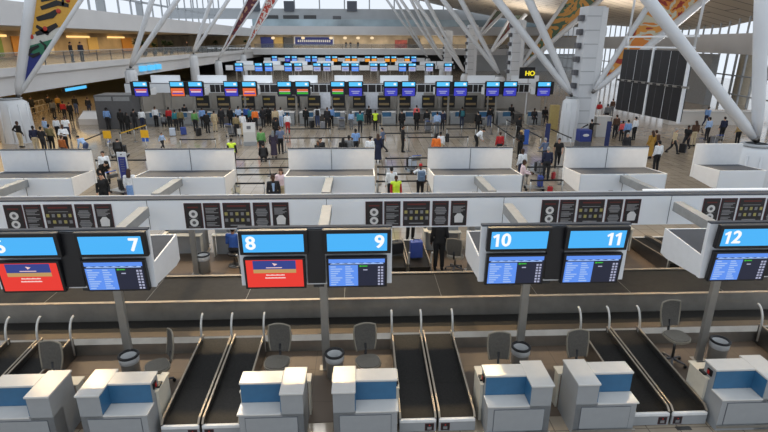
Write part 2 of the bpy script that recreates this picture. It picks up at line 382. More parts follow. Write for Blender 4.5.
def notice(kind, w, label, loc, group, det=True):
    t = thing('notice_panel', label, 'notice', loc, 0, group)
    MB().box(-w/2, w/2, -.02, 0, -.32, .32).build('frame', maroon, t)
    if not det: return t
    MB().box(-w/2+.018, w/2-.018, -.024, -.02, -.305, .305).build('backing', poster_black, t)
    f = -.0275
    if kind == 0:
        for z in (.05, -.17):
            q = MB().add([(.105*math.cos(2*PI*k/20), f, z+.1*math.sin(2*PI*k/20)) for k in range(20)], [tuple(range(20))]).build('round_symbol', print_white, t)
            MB().add([(.045*math.cos(2*PI*k/16), f-.003, z+.045*math.sin(2*PI*k/16)) for k in range(16)], [tuple(range(16))]).build('symbol_mark', case_grey, q)
        MB().box(-.13, .13, f, f+.003, .2, .235).build('heading', print_red, t)
        MB().box(-.14, .14, f, f+.003, -.29, -.275).box(-.11, .11, f, f+.003, -.06, -.05).build('print', print_grey, t)
    if kind in (1, 4):
        b = MB()
        zz = [.19-.037*k for k in range(13)] if kind == 1 else [.18-.03*k for k in range(6)]
        for i, z in enumerate(zz):
            if kind == 1 and i in (4, 9): continue
            b.box(-w/2+.05, w/2-.05-.05*((i*7) % 3), f, f+.003, z-.011, z+.011)
        b.build('print', print_grey, t)
        MB().box(-w/2+.06, w/2-.06, f, f+.003, .235, .26).build('heading', print_red, t)
    if kind == 4:
        MB().add([(-.1, f, -.24), (.1, f, -.24), (.12, f, -.08), (.05, f, .0), (-.04, f, .0), (-.11, f, -.08)], [(0, 1, 2, 3, 4, 5)]).build('bag_symbol', print_white, t)
    if kind == 2:
        MB().box(-w/2+.1, w/2-.1, f, f+.003, .225, .265).build('heading', print_red, t)
        MB().box(-w/2+.1, w/2-.1, f, f+.003, .135, .150).box(-w/2+.15, w/2-.15, f, f+.003, -.265, -.235).build('print', print_grey, t)
        for r_ in range(2):
            for k in range(5):
                x = -.26+.13*k; z = .04-.16*r_
                MB().box(x-.035, x+.035, f-.002, f+.003, z-.035, z+.045).build('symbol', print_yellow if (k+r_) % 2 == 0 else print_grey, t)
    if kind == 3:
        for z in (.08, -.17):
            b = MB()
            for k in range(5):
                ww = w/2-.05-.02*abs(k-2); b.box(-ww, ww, f, f+.003, z+.075-.04*k-.014, z+.075-.04*k+.014)
            b.build('print', print_grey, t)
        MB().box(-w/2+.06, w/2-.06, f, f+.003, .235, .26).build('heading', print_red, t)
    return t
NW = [.42, .40, .66, .40, .40]; NOFF = [.23, .68, 1.275, 1.87, 2.33]
ND = ['with two white round symbols', 'filled with lines of print', 'with rows of yellow symbols', 'with two blocks of print', 'with a white bag symbol']
PW = ['on the bulkhead above counters six and seven', 'on the bulkhead above counter eight', 'on the bulkhead right of counter nine', 'on the bulkhead above counter eleven', 'on the bulkhead above counter twelve']
PG = [-4.33-4.4+4.35, .04, 4.44, 8.52]
X0 = [-4.33-4.22, -4.33, .05, 4.43, 8.56]
proto_n = {}
for gi, x0 in enumerate(X0):
    for k in range(5):
        lab = 'black notice %s, %s' % (ND[k], PW[gi])
        loc = (x0+NOFF[k], IY-.463, 2.965)
        if k in proto_n: dup(proto_n[k], loc, label=lab)
        else: proto_n[k] = notice(k, NW[k], lab, loc, 'notices on the front bulkhead')

# ------------------------------------------------------------------ sign housings, counter signs and monitors
SPX = [(-1.14, 2.74), (-1.14, 3.17), (.13, 3.26), (.13, 2.70), (-.10, 2.66)]
def housing(label, loc, rz, w=2.75, joint=True, group='white sign housings'):
    t = thing('sign_housing', label, 'sign housing', loc, rz, group)
    h = w/2
    MB().box(-h, h, -1.22, -1.14, 2.74, 3.84).build('front_panel', frame_white, t)
    SP = SPX
    MB().prism(SP, -h+.02, -h+.05).build('side_panel', frame_white, t)
    MB().prism(SP, h-.05, h-.02).build('side_panel', frame_white, t)
    MB().box(-h+.05, h-.05, .10, .13, 2.68, 3.25).build('back_panel', white, t)
    MB().prism([(-1.13, 3.12), (-1.13, 3.15), (.10, 3.245), (.10, 3.215)], -h+.05, h-.05).build('top_cover', cap_grey, t)
    MB().box(-.1, .1, -.95, .0, 2.55, 2.72).build('mounting_bracket', dark, t)
    if joint:
        MB().box(-.16, .16, -1.30, -1.225, 2.80, 3.83).build('dark_infill', black, t)
        MB().box(-.008, .008, -1.138, -1.128, 3.14, 3.83).build('panel_joint', groove, t)
        MB().box(-.008, .008, .128, .134, 2.7, 3.27).build('panel_joint', groove, t)
        MB().prism([(.135, 3.00), (.135, 3.22), (1.92, 3.28), (1.92, 3.05)], -.11, .11).build('bracing_arm', mat('arm_grey', (.25, .265, .275), .5), t)
        MB().box(-h, h, -1.23, -1.13, 3.84, 3.87).build('top_trim', cap_grey, t)
    return t
h0 = None
HL = ['white sign housing at the left edge of the photo, mostly out of frame', 'white sign housing holding the counter signs six and seven', 'white sign housing holding the counter signs eight and nine', 'white sign housing holding the counter signs ten and eleven', 'white sign housing holding the counter sign twelve']
BL = ['left end of', 'second from left in', 'third from left in', 'fourth from left in', 'fifth from left in']
for i, c in enumerate(CS):
    loc = (c, 9.87, 0)
    if h0 is None: h0 = housing(HL[0], loc, 0)
    else: dup(h0, loc, 0, HL[i])
    hr = dup(h0, (CEN[i]+(-.20, -.17, -.12, -.04, .06)[i], 2*IY-9.87, 0), PI, 'white sign housing seen from behind, %s the row beyond the bulkhead' % BL[i], 'rear row of sign housings'); hr.scale = (1, 1, .975)
nh = housing('narrow white sign housing seen from behind beyond the bulkhead, at the right end', (11.75, 2*IY-9.87, 0), PI, 1.55, False, 'rear row of sign housings')
MB().box(-.085, .085, -.05, .05, .0, 2.66).build('support_post', pole_steel, nh)

TILT = R(5)
def counter_sign(label, loc, rz=0, num=None, side=-1, det=True):
    t = thing('counter_sign', label, 'counter sign', loc, group='lit counter number signs', rot=(TILT, 0, rz))
    MB().box(-.60, .60, -.08, .02, -.235, .235, .012).build('casing', black, t)
    MB().box(-.53, .53, -.086, -.078, -.175, .165).build('light_panel', E_blue, t)
    if num:
        x = side*(.395 if len(num) == 1 else .40) if side > 0 or len(num) == 1 else -.49
        if len(num) == 2 and side > 0: x = .18
        for ch in num:
            if ch == '1':
                MB().add([(x+.05, -.091, -.125), (x+.105, -.091, -.125), (x+.105, -.091, .125), (x+.06, -.091, .125), (x-.01, -.091, .08), (x+.008, -.091, .042), (x+.05, -.091, .066)], [(0, 1, 2, 3, 4, 5, 6)]).build('numeral', E_white, t); x += .155
            else:
                text(ch, .35, E_white, t, (x+(.085 if len(num) == 2 else 0), -.09, -.005), name='numeral', bold=.011); x += .2
    return t
def monitor(label, loc, kind, det=True):
    t = thing('monitor', label, 'monitor', loc, group='counter monitors', rot=(TILT, 0, 0))
    MB().box(-.575, .575, -.08, .02, -.33, .31, .012).build('casing', black, t)
    t.scale = (.95, 1, .97)
    f = -.084
    if kind == 'red':
        s = MB().box(-.53, .53, f, f+.006, -.29, .28).build('screen', E_red, t)
        MB().box(-.40, .40, f-.002, f, .09, .27).build('picture_sky', E_sky, s)
        MB().box(-.40, .40, f-.002, f, .01, .09).build('picture_ground', E_gold, s)
        MB().add([(-.04, f-.004, .22), (.06, f-.004, .20), (.0, f-.004, .16)], [(0, 1, 2)]).box(-.16, .14, f-.004, f-.002, .115, .13).build('picture_mark', E_pale, s)
        b = MB()
        for k in range(11): b.box(-.17+.032*k, -.14+.032*k, f-.003, f, -.045, -.02-.004*(k % 3))
        b.build('message_line', E_pale, s); b = MB()
        for k in range(12): b.box(-.19+.032*k, -.16+.032*k, f-.003, f, -.105, -.08-.004*(k % 2))
        b.build('message_line', E_pale, s)
    else:
        s = MB().box(-.53, .53, f, f+.006, -.29, .28).build('screen', E_navy, t)
        MB().box(-.53, .53, f-.002, f, .20, .28).build('title_bar', E_tab, s)
        MB().add([(-.5+.05*k, f-.003, .185+.018*((k*5) % 3)/2) for k in range(21)]+[(.5-.05*k, f-.003, .172) for k in range(21)], [(k, k+1, 40-k, 41-k) for k in range(20)]).build('header_marks', E_tabline, s)
        MB().box(-.53, .02, f-.002, f, -.29, .155).build('flight_table', E_tab, s)
        b = MB()
        for k in range(9):
            z = .12-.047*k
            b.box(-.50, -.40+.04*((k*3) % 4), f-.004, f-.002, z-.012, z+.012); b.box(-.22, -.12+.03*(k % 3), f-.004, f-.002, z-.012, z+.012)
        b.build('table_rows', E_tabline, s)
        b = MB()
        for k in range(7):
            z = .10-.06*k; b.box(.40, .44, f-.003, f, z-.018, z+.018); b.box(.46, .50, f-.003, f, z-.018, z+.018)
        b.box(.12, .2, f-.003, f, .04, .06)
        b.build('figures', E_greyw, s)
        MB().box(.05, .09, f-.003, f, .115, .145).box(.10, .2, f-.003, f, .12, .14).build('status_mark', E_green, s)
    return t
SY = 8.60
numbers = [(1, -1, '6', -1, 'red'), (1, 1, '7', 1, 'table'), (2, -1, '8', -1, 'red'), (2, 1, '9', 1, 'table'), (3, -1, '10', -1, 'table'), (3, 1, '11', 1, 'table'), (4, -1, '12', -1, 'table')]
for ci, sd, num, side, kind in numbers:
    c = CS[ci] - (.05 if num == '11' else 0)
    cs_ = counter_sign('lit blue counter sign showing the number %s' % num, (c+sd*.735+.04*(ci == 1)+.012, SY-.05, 3.645), 0, num, side)
    if ci >= 3: cs_.scale = (.965, 1, 1)
    monitor('black monitor under the number %s sign, %s' % (num, 'with a red screen and a picture strip' if kind == 'red' else 'with a blue flight table'), (c+sd*.735+.02*(ci == 1), SY-.01, 3.045), kind)
# ------------------------------------------------------------------ support poles
pole0 = None
for i, c in enumerate(CS):
    lab = ['out at the left edge of the photo', 'between the desks of counters six and seven', 'between the desks of counters eight and nine', 'between the desks of counters ten and eleven', 'beside the desk of counter twelve'][i]
    if pole0 is None:
        pole0 = thing('support_pole', 'flat steel pole carrying the sign housing, '+lab, 'pole', (c, 9.95, .012), 0, 'steel sign poles')
        MB().box(-.085, .085, -.05, .05, 0, 2.66, .015).build('shaft', pole_steel, pole0)
        MB().box(-.15, .15, -.10, .10, 0, .012).build('base_plate', pole_steel, pole0)
    else: dup(pole0, (c, 9.95, .012), 0, 'flat steel pole carrying the sign housing, '+lab)
    dup(pole0, (c-.1, 2*IY-9.95, .012), PI, 'flat steel pole under the rear row of sign housings, %s from the left' % ORD[i])

# ------------------------------------------------------------------ check-in desks
def desk(label, loc, sgn, rz=0):
    """sgn=+1: tall pedestal on the right as seen from the passenger side"""
    t = thing('check_in_desk', label, 'desk', loc, rz, 'check-in desks')
    def bx(x0, x1, *a): return MB().box(min(sgn*x0, sgn*x1), max(sgn*x0, sgn*x1), *a)
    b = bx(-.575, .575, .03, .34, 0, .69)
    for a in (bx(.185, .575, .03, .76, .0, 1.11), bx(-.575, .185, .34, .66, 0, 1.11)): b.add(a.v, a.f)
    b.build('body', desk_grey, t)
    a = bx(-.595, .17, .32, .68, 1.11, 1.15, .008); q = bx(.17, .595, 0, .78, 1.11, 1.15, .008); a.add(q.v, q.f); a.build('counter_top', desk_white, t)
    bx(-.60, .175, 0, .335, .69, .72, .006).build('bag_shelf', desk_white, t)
    bx(-.575, .18, .325, .34, .725, 1.105).build('blue_back_panel', desk_blue, t)
    bx(.172, .186, .035, .33, .725, 1.105).build('blue_side_panel', desk_blue, t)
    bx(-.47, .47, .024, .032, .14, .63).build('panel_joint', groove, t)
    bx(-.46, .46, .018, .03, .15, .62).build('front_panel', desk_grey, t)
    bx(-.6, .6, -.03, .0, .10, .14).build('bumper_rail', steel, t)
    bx(-.63, -.58, .48, 1.0, .02, .83).build('side_wing', cream, t)
    bx(.585, .62, .80, 1.0, .02, .78).build('side_wing', cream, t)
    bx(-.64, -.5, .46, 1.05, .83, .86).build('wing_top', cream, t)
    bx(-.5, .64, .79, 1.05, .78, .81).build('staff_worktop', cream, t)
    r_ = bx(-.605, -.575, .42, .54, .93, 1.05).build('card_reader', black, t)
    bx(-.609, -.603, .47, .53, .95, 1.02).build('reader_light', mat('reader_red', (.4, .01, .01), .4), r_)
    bx(-.63, -.53, .56, .72, .86, .90).build('document_printer', black, t)
    return t
DL = []
desks = {}
for i, c in enumerate(CEN):
    for sd in (-1, 1):
        n = 2*i+4 + (1 if sd > 0 else 0)
        word = {4: 'four', 5: 'five', 6: 'six', 7: 'seven', 8: 'eight', 9: 'nine', 10: 'ten', 11: 'eleven', 12: 'twelve', 13: 'thirteen'}[n]
        ped = -sd
        extra = {6: 'cut by the left edge of the photo', 7: 'beside a belt with a golden reflection', 8: 'left of the middle steel bin', 9: 'right of the middle steel bin', 10: 'right of the central pair of belts', 11: 'left of the right pair of belts', 12: 'at the right edge of the photo'}.get(n, 'outside the frame')
        if n in (4, 5): continue
        loc = (c+sd*.81+{9: .06, 10: .1, 11: .1, 12: .1, 13: .1}.get(n, 0), 7.60+{6: .07, 7: .07, 10: .04, 11: .05, 12: .06}.get(n, 0), 0)
        lab = 'white check-in desk below counter sign %s, %s' % (word, extra)
        if n == 13: lab = 'white check-in desk next to counter twelve, beyond the right edge of the photo'
        if ped not in desks: desks[ped] = desk(lab, loc, ped)
        else: dup(desks[ped], loc, 0, lab)
        if i >= 1:
            dup(desks[-ped if False else ped], (c-sd*.81, 2*IY-7.60, 0), PI, 'far-side check-in desk facing away, opposite desk %s' % word)

# ------------------------------------------------------------------ weighing belts between the desks
def belt_unit(label, loc, sd, rz=0):
    """sd=-1 left belt of a pair, +1 right belt"""
    t = thing('weigh_belt', label, 'conveyor belt', loc, rz, 'check-in baggage belts')
    w = .325
    MB().prism([(.02, .255), (1.05, .285), (1.05, .25), (.02, .22)], -w, w).build('front_belt', rubber, t)
    MB().prism([(1.055, .287), (2.70, .43), (2.70, .39), (1.055, .25)], -w, w).build('rear_belt', rubber, t)
    MB().prism([(.0, .012), (.0, .22), (2.70, .39), (2.70, .012)], -w+.01, w-.01).build('underframe', rubber, t)
    for s2 in (-1, 1):
        x0, x1 = sorted((s2*w, s2*(w+.022)))
        MB().prism([(.0, .03), (.0, .30), (.10, .36), (2.70, .52), (2.70, .03)], x0, x1).build('side_guard', steel_dark, t)
        x0, x1 = sorted((s2*(w-.012), s2*(w+.026)))
        MB().prism([(.0, .30), (.10, .36), (2.70, .52), (2.70, .545), (.08, .385), (-.02, .31)], x0, x1).build('guard_rail', rail_gold, t)
    MB().box(-w-.02, w+.02, -.035, .03, .215, .275, .008).build('front_lip', mat('lip_white', (.66, .67, .68), .35), t)
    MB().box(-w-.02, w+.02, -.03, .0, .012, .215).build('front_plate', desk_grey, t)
    s = MB().box(-sd*.22-.085, -sd*.22+.085, -.034, -.028, .03, .195).build('warning_sticker', maroon, t)
    MB().box(-sd*.22-.072, -sd*.22+.072, -.037, -.033, .042, .183).build('sticker_field', poster_black, s)
    MB().add([(-sd*.22-.02, -.039, .145), (-sd*.22+.02, -.039, .145), (-sd*.22, -.039, .175)], [(0, 1, 2)]).build('red_triangle', mat('sticker_red', (.5, .03, .03), .5), s)
    MB().box(-sd*.22-.04, -sd*.22+.04, -.039, -.036, .06, .12).build('bag_symbol', print_grey, s)
    for xx in ((-w-.02, w+.02) if sd < 0 else (w+.02,)):
        pts = [(xx, 2.62+.26*(1-math.cos(q*PI/20)), .48+.50*math.sin(q*PI/20)) for q in range(0, 11)]
        MB().tube([(xx, 2.62, .1)]+pts, .026, 10).build('hoop_guard', arch_metal, t)
    return t
bel = {}
BW = ['left of desk six at the left edge', 'between desks seven and eight', 'between desks nine and ten', 'between desks eleven and twelve', 'at the right edge beyond desk twelve']
for i in range(5):
    mid = [-7.40, -3.03, 1.365, 5.86, 10.3][i]
    for sd in (-1, 1):
        loc = (mid+sd*.37, 7.90, 0)
        lab = '%s black weighing belt with steel guards, %s' % ('left' if sd < 0 else 'right', BW[i])
        if sd not in bel: bel[sd] = belt_unit(lab, loc, sd)
        else: dup(bel[sd], loc, 0, lab)
        if 0 < i < 4 or i == 4: dup(bel[sd], (mid-sd*.37, 2*IY-7.90, 0), PI, 'far-side %s weighing belt, opposite the belts %s' % ('right' if sd < 0 else 'left', BW[i]))

# ------------------------------------------------------------------ bins and chairs
def bin_(label, loc):
    t = thing('waste_bin', label, 'bin', loc, 0, 'steel waste bins')
    MB().lathe([(0, 0), (.17, 0), (.18, .01), (.19, .50)], 24).build('body', pole_steel, t)
    MB().lathe([(.192, .43), (.20, .44), (.205, .56), (.2, .58), (.15, .57), (.14, .2), (0, .18)], 24).build('liner', liner, t)
    MB().lathe([(.17, .575), (.21, .57), (.222, .60), (.20, .62), (.165, .61), (.165, .575)], 24).build('rim', black, t)
    return t
b0 = bin_('round steel waste bin with black rim and white liner behind desk seven', (-5.05, 9.72, .012))
for loc, lab in (((-.64, 9.62, .012), 'round steel waste bin with black rim and white liner behind desk nine'), ((3.47, 9.72, .012), 'round steel waste bin with black rim and white liner behind desk ten'),
                 ((8.06, 9.80, .012), 'round steel waste bin with black rim and white liner behind desk twelve'), ((-5.05, 15.2, .012), 'round steel bin beside the pole on the far side of the conveyor')):
    dup(b0, loc, 0, lab)
def chair(label, loc, rz, seat=.55):
    t = thing('office_chair', label, 'chair', loc, rz, 'staff office chairs')
    st = MB()
    n = 18
    def outline(k, s=1.0):
        q = 2*PI*k/n; c, s_ = math.cos(q), math.sin(q)
        return (s*.27*math.copysign(abs(c)**.7, c), s*.25*math.copysign(abs(s_)**.7, s_))
    def pad(mb, s, z0, z1):
        o = [outline(k, s) for k in range(n)]
        dz = lambda y: -.03*max(0, (-y-.12)/.13)
        vs = [(x, y, z0+dz(y)) for x, y in o]+[(x, y, z1+dz(y)) for x, y in o]
        mb.add(vs, [tuple(range(n)), tuple(range(2*n-1, n-1, -1))]+[(i, n+i, n+(i+1) % n, (i+1) % n) for i in range(n)])
    pad(st, 1.0, seat-.05, seat-.005); st.build('seat_frame', chair_rim, t)
    sp = MB(); pad(sp, .92, seat-.005, seat+.012); sp.build('seat', mat('seat_fabric', (.17, .155, .13), .8, scale=30), t)
    def backshape(u, v): # u -1..1, v 0..1
        w = .20+.045*math.sin(v*PI*.8)
        return (u*w, .235+.10*v-.05*(1-u*u)*(-.6) + .02*math.sin(v*PI), seat+.10+.60*v-.035*u*u*v)
    m, k_ = 8, 10
    vs = [backshape(-1+2*i/m, j/k_) for j in range(k_+1) for i in range(m+1)]
    vs2 = [(x, y+.018, z) for x, y, z in vs]; N = len(vs)
    fs = [(j*(m+1)+i, j*(m+1)+i+1, (j+1)*(m+1)+i+1, (j+1)*(m+1)+i) for j in range(k_) for i in range(m)]
    MB().add(vs+vs2, fs+[tuple(N+q for q in f[::-1]) for f in fs], True).build('backrest', mesh_grey, t)
    ed = [backshape(-1, j/k_) for j in range(k_+1)]+[backshape(-1+2*i/m, 1) for i in range(1, m+1)]+[backshape(1, 1-j/k_) for j in range(1, k_+1)]
    MB().tube([(x, y+.01, z) for x, y, z in ed], .018, 8).build('backrest_rim', chair_rim, t)
    MB().tube([(0, .12, seat-.05), (0, .27, seat-.02), (0, .31, seat+.25)], .028).build('back_bar', black, t)
    MB().tube([(0, 0, .10), (0, 0, seat-.05)], .03).build('gas_lift', steel_dark, t)
    bs = MB()
    for k in range(5):
        q = 2*PI*k/5+.3; bs.tube([(0, 0, .13), (.29*math.cos(q), .29*math.sin(q), .085)], [.032, .02])
    bs.build('star_base', case_grey, t)
    for k in range(5):
        q = 2*PI*k/5+.3; x, y = .29*math.cos(q), .29*math.sin(q)
        MB().tube([(x-.022, y, .035), (x+.022, y, .035)], .035, 12).build('caster', black, t)
    return t
c0 = chair('tall grey mesh office chair standing free behind the right belts', (7.05, 9.84, .012), R(8), .72)
c1 = chair('grey mesh office chair with tan rim behind desk eight', (-1.86, 9.50, .012), R(-6), .50)
for loc, rz, lab in (((.08, 9.46, .012), R(10), 'grey mesh office chair right of the middle bin behind desk nine'), ((-4.36, 9.45, .012), R(-58), 'grey mesh office chair turned sideways behind desk seven'),
                     ((-6.42, 9.0, .012), R(-8), 'grey mesh office chair behind desk six at the left'), ((2.85, 9.0, .012), 0, 'grey mesh office chair showing only its back above desk ten'),
                     ((4.58, 9.03, .012), R(5), 'grey mesh office chair showing only its back above desk eleven'),
                     ((2.95, 15.1, .012), R(160), 'grey office chair on the far side left of the counter ten sign'), ((-1.80, 16.0, .012), R(185), 'dark office chair on the far side left of the counter eight sign')):
    dup(c1, loc, rz, lab)

# ------------------------------------------------------------------ inclined roof struts on their pedestals
def pin(px, py, X):
    d = _fw*CF + _R*(px-384) - _U*(py-216); t = X/d.x; return Vector((0, 0, CH)) + d*t
def V3(p, dx): return p+Vector((dx, 0, 0))
def pedestal(label, p, w=.8, h=None):
    t = thing('strut_pedestal', label, 'column', (p.x, p.y, 0), 0, 'white strut pedestals')
    h = p.z-.05
    MB().lathe([(w*1.1, 0), (w*1.08, .4), (w*1.02, h*.6), (w*.95, h-.3), (w*.6, h-.1)], 20).build('shaft', strut_white, t)
    MB().lathe([(w*.62, h-.12), (w*.72, h-.08), (w*.72, h-.02), (w*.5, h)], 20).build('collar', wall_grey, t)
    for k in range(10):
        q = 2*PI*k/10; MB().tube([(w*1.07*math.cos(q), w*1.07*math.sin(q), .1), (w*.97*math.cos(q), w*.97*math.sin(q), h-.4)], .035*w+.015, 8).build('rib', strut_white, t)
    return t
def arm(label, p, top, r0, r1, ext=1.35, group='white inclined roof struts'):
    q = p + (top-p)*ext
    t = thing('roof_strut', label, 'strut', p, 0, group)
    d = q-p; n = d.normalized()
    MB().tube([n*.25, n*.9, d*.25, d*.6, d], [r0*.6, r0, r0+(r1-r0)*.5, r1, r1], 20).build('tube', strut_white, t)
    MB().tube([Vector((0, 0, 0)), n*.3], [r0*.45, r0*.6], 14).build('pin_joint', steel_dark, t)
    return t, q
def banner(label, p, a, b, m, parts=None):
    """triangular fabric panel stretched between two struts that meet at p"""
    t = thing('banner', label, 'banner', p)
    A, B = a-p, b-p; n = A.cross(B).normalized()
    MB().plate([A*.06, B*.06, B*.97, A*.97], n, .03).build('fabric', m, t)
    return t, A, B, n
# left row
LP = [((18, 97), (31, 0), (81, 0)), ((130, 68), (152, 0), (177, 0)), ((193, 54), (211, 0), (228, 0)), ((218, 60), (247, 0), (259, 0)), ((243, 54), (266, 0), (277, 0))]
lw = ['with the yellow and blue banner at the left edge', 'by the green plants on the gallery', 'left of the maroon banner', 'holding the maroon and blue banner', 'holding the red speckled banner']
art1 = mat('banner_ochre', S(196, 150, 62), .6, noise=.08)
b_white = mat('banner_white', S(190, 190, 185), .6); b_green = mat('banner_green', S(45, 110, 85), .6); b_blue = mat('banner_deep_blue', S(38, 50, 120), .6)
art_m = art_mat('banner_maroon_art', [S(60, 25, 35), S(120, 45, 40), S(80, 30, 45), S(160, 120, 95), S(40, 55, 130)], .35, 2)
art_r = art_mat('banner_speckled_art', [S(195, 190, 185), S(170, 60, 45), S(205, 200, 195), S(120, 45, 40)], 1.1, 2)
for i, (pp, t1, t2) in enumerate(LP):
    p = pin(*pp, -24.3)
    pedestal_at = V3(p, -.55 if i == 0 else 0)
    pedestal('white pedestal under the left-hand struts %s' % lw[i], pedestal_at, 1.0 if i == 0 else .6)
    thick = .36 if i == 0 else (.15 if i > 2 else .26)
    a1, q1 = arm('left strut of the pair %s' % lw[i], p, at(*t1, Y=p.y), .30 if i == 0 else min(.24, thick), thick)
    a2, q2 = arm('right strut of the pair %s' % lw[i], p, at(*t2, Y=p.y), .16 if i == 0 else (.13 if i > 2 else .22), .14 if i == 0 else (.15 if i > 2 else .26))
    if i == 0:
        t, A, B, n = banner('tall triangular banner with black brush script on yellow at the left edge', p, q1, q2, b_blue)
        def at2(u, v): return A*u*(1-v) + B*u*v
        def patch(name, pts, m, off=.035):
            MB().plate([at2(*q)+n*(-.012 if n.y > 0 else .032) for q in pts], n*(-1 if n.y > 0 else 1), .012).build(name, m, t)
        patch('green_field', [(.35, .0), (.33, 1), (.46, 1), (.39, .0)], b_green)
        patch('white_field', [(.388, .0), (.458, 1), (.55, 1), (.47, 0)], b_white)
        patch('ochre_field', [(.468, .0), (.548, 1), (.97, 1), (.97, .0)], art1)
        n2 = n*(-1 if n.y > 0 else 1)
        def stroke(name, pts, r, m):
            P_ = [at2(*q)+n2*.045 for q in pts]; lo, hi = [], []
            for k, q in enumerate(P_):
                d_ = (P_[min(k+1, len(P_)-1)]-P_[max(k-1, 0)]).normalized(); sd_ = d_.cross(n2).normalized()*r*.78*(1.5 if 0 < k < len(P_)-1 else 1.0)
                lo.append(q-sd_); hi.append(q+sd_)
            MB().plate(lo+hi[::-1], n2, .015).build(name, m, t)
        ink = mat('brush_ink', (.01, .01, .012), .6)
        stroke('brush_stroke', [(.40, .55), (.375, .30), (.335, .22), (.32, .45), (.345, .72)], .10, ink)
        stroke('brush_stroke', [(.44, .5), (.40, .80), (.37, .86)], .07, ink)
        stroke('brush_stroke', [(.49, .30), (.52, .62), (.56, .80)], .16, ink)
        stroke('brush_stroke', [(.55, .25), (.50, .62), (.49, .70)], .13, ink)
        stroke('brush_stroke', [(.60, .22), (.63, .55), (.66, .62)], .17, ink)
        stroke('brush_stroke', [(.68, .25), (.72, .55), (.70, .82)], .15, ink)
        stroke('brush_stroke', [(.74, .20), (.77, .50), (.83, .78)], .16, ink)
        stroke('brush_stroke', [(.76, .62), (.70, .70)], .10, ink)
        for q in ((.47, .18), (.53, .52), (.66, .66), (.74, .74)):
            MB().ball(at2(*q)+n2*.05, (.16, .05, .16)).build('red_spot', mat('red_spot', S(170, 50, 35), .6), t)
    elif i == 3: banner('long maroon and blue banner stretched between two struts near the rear gallery', p, q1, q2, art_m)
    elif i == 4: banner('narrow pale banner with red speckles between the rearmost left struts', p, q1, q2, art_r)
# right row, inner struts
RP = [((757, 142), (647, -2), (762, 0)), ((572, 96), (497, 0), (529, 0)), ((500, 75), (443, 0), (461, 0)), ((465, 73), (415, 0), (426, 0)), ((443, 61), (401, 0), (411, 0)), ((428, 58), (387, 0), (396, 0))]
rw = ['at the right edge', 'left of the big white tower', 'beside the second tower', 'beside the third tower', 'beyond the third tower', 'farthest back on the right']
for i, (pp, t1, t2) in enumerate(RP):
    p = pin(*pp, 15.3)
    pedestal('white pedestal under the right-hand struts %s' % rw[i], p, .75 if i == 0 else .6)
    a1, q1 = arm('left strut of the pair %s' % rw[i], p, at(*t1, Y=p.y), .2, .21 if i == 0 else .26)
    a2, q2 = arm('right strut of the pair %s' % rw[i], p, at(*t2, Y=p.y), .2, .24 if i == 0 else .27)
# right row, outer struts with banners
art_o = art_mat('banner_orange_art', [S(30, 25, 25), S(150, 45, 30), S(205, 140, 60), S(190, 185, 165), S(200, 120, 45), S(140, 35, 30), S(215, 160, 70)], .42, 2.2, (.8, .8, .9))
art_g = art_mat('banner_green_art', [S(30, 40, 40), S(70, 100, 75), S(180, 130, 60), S(60, 85, 65), S(130, 40, 40)], .30, 3)
art_k = art_mat('banner_dark_art', [S(40, 40, 45), S(95, 45, 40), S(80, 90, 75), S(175, 120, 70)], .30, 3)
OP = [((592, 93), (652, 0), (704, 0), art_o, 'orange and red banner behind the departure boards', 17.0), ((515, 74), (566, 0), (600, 0), art_g, 'green and maroon banner left of the big white tower', 17.0), ((489, 55), (512, 14), (526, 14), art_k, 'dark red banner beside the second tower', 18.5), ((474, 42), (496, 10), (506, 10), art_k, 'small green and orange banner beyond the second tower', 19.5)]
for i, (pp, t1, t2, m_, lab, X) in enumerate(OP):
    p = pin(*pp, X)
    a1, q1 = arm('left outer strut holding the %s' % lab, p, at(*t1, Y=p.y), .18, .2, (1.35, 1.1, 1.0, 1.0)[i], group='outer banner struts')
    a2, q2 = arm('right outer strut holding the %s' % lab, p, at(*t2, Y=p.y), .24, .28, (1.35, 1.1, 1.0, 1.0)[i], group='outer banner struts')
    banner('slanting %s' % lab, p, q1, q2, m_)
# white service towers
def tower(label, x, y, w, h):
    t = thing('service_tower', label, 'tower', (x, y, 0), 0, 'white service towers')
    MB().box(-w/2, w/2, -w*.6, w*.6, 0, h, .05).build('shaft', strut_white, t)
    MB().box(w/2-.25, w/2+.15, -w*.62, -w*.5, .1, h-.1).build('corner_post', frame_white, t)
    k = 0; z = 1.1
    while z < h-.3:
        MB().box(-w/2-.03, w/2-.3, -w*.62, -w*.59, z, z+.06).build('band', wall_grey, t)
        if z > 3: MB().box(-w/2-.32, -w/2, -.35, .25, z-.28, z+.12, .05).build('nozzle', case_grey, t)
        z += .95
    return t
tower('big white service tower with side nozzles left of the departure boards', 16.75, 39.3, 1.3, 9.4)
tower('second white service tower, left of the big one', 16.9, 58.5, 1.15, 9.2)
tower('third white service tower, behind the second', 16.4, 80.0, 1.2, 9.3)
tower('farthest white service tower at the right of the rear gallery', 17.2, 107.0, 1.3, 9.0)

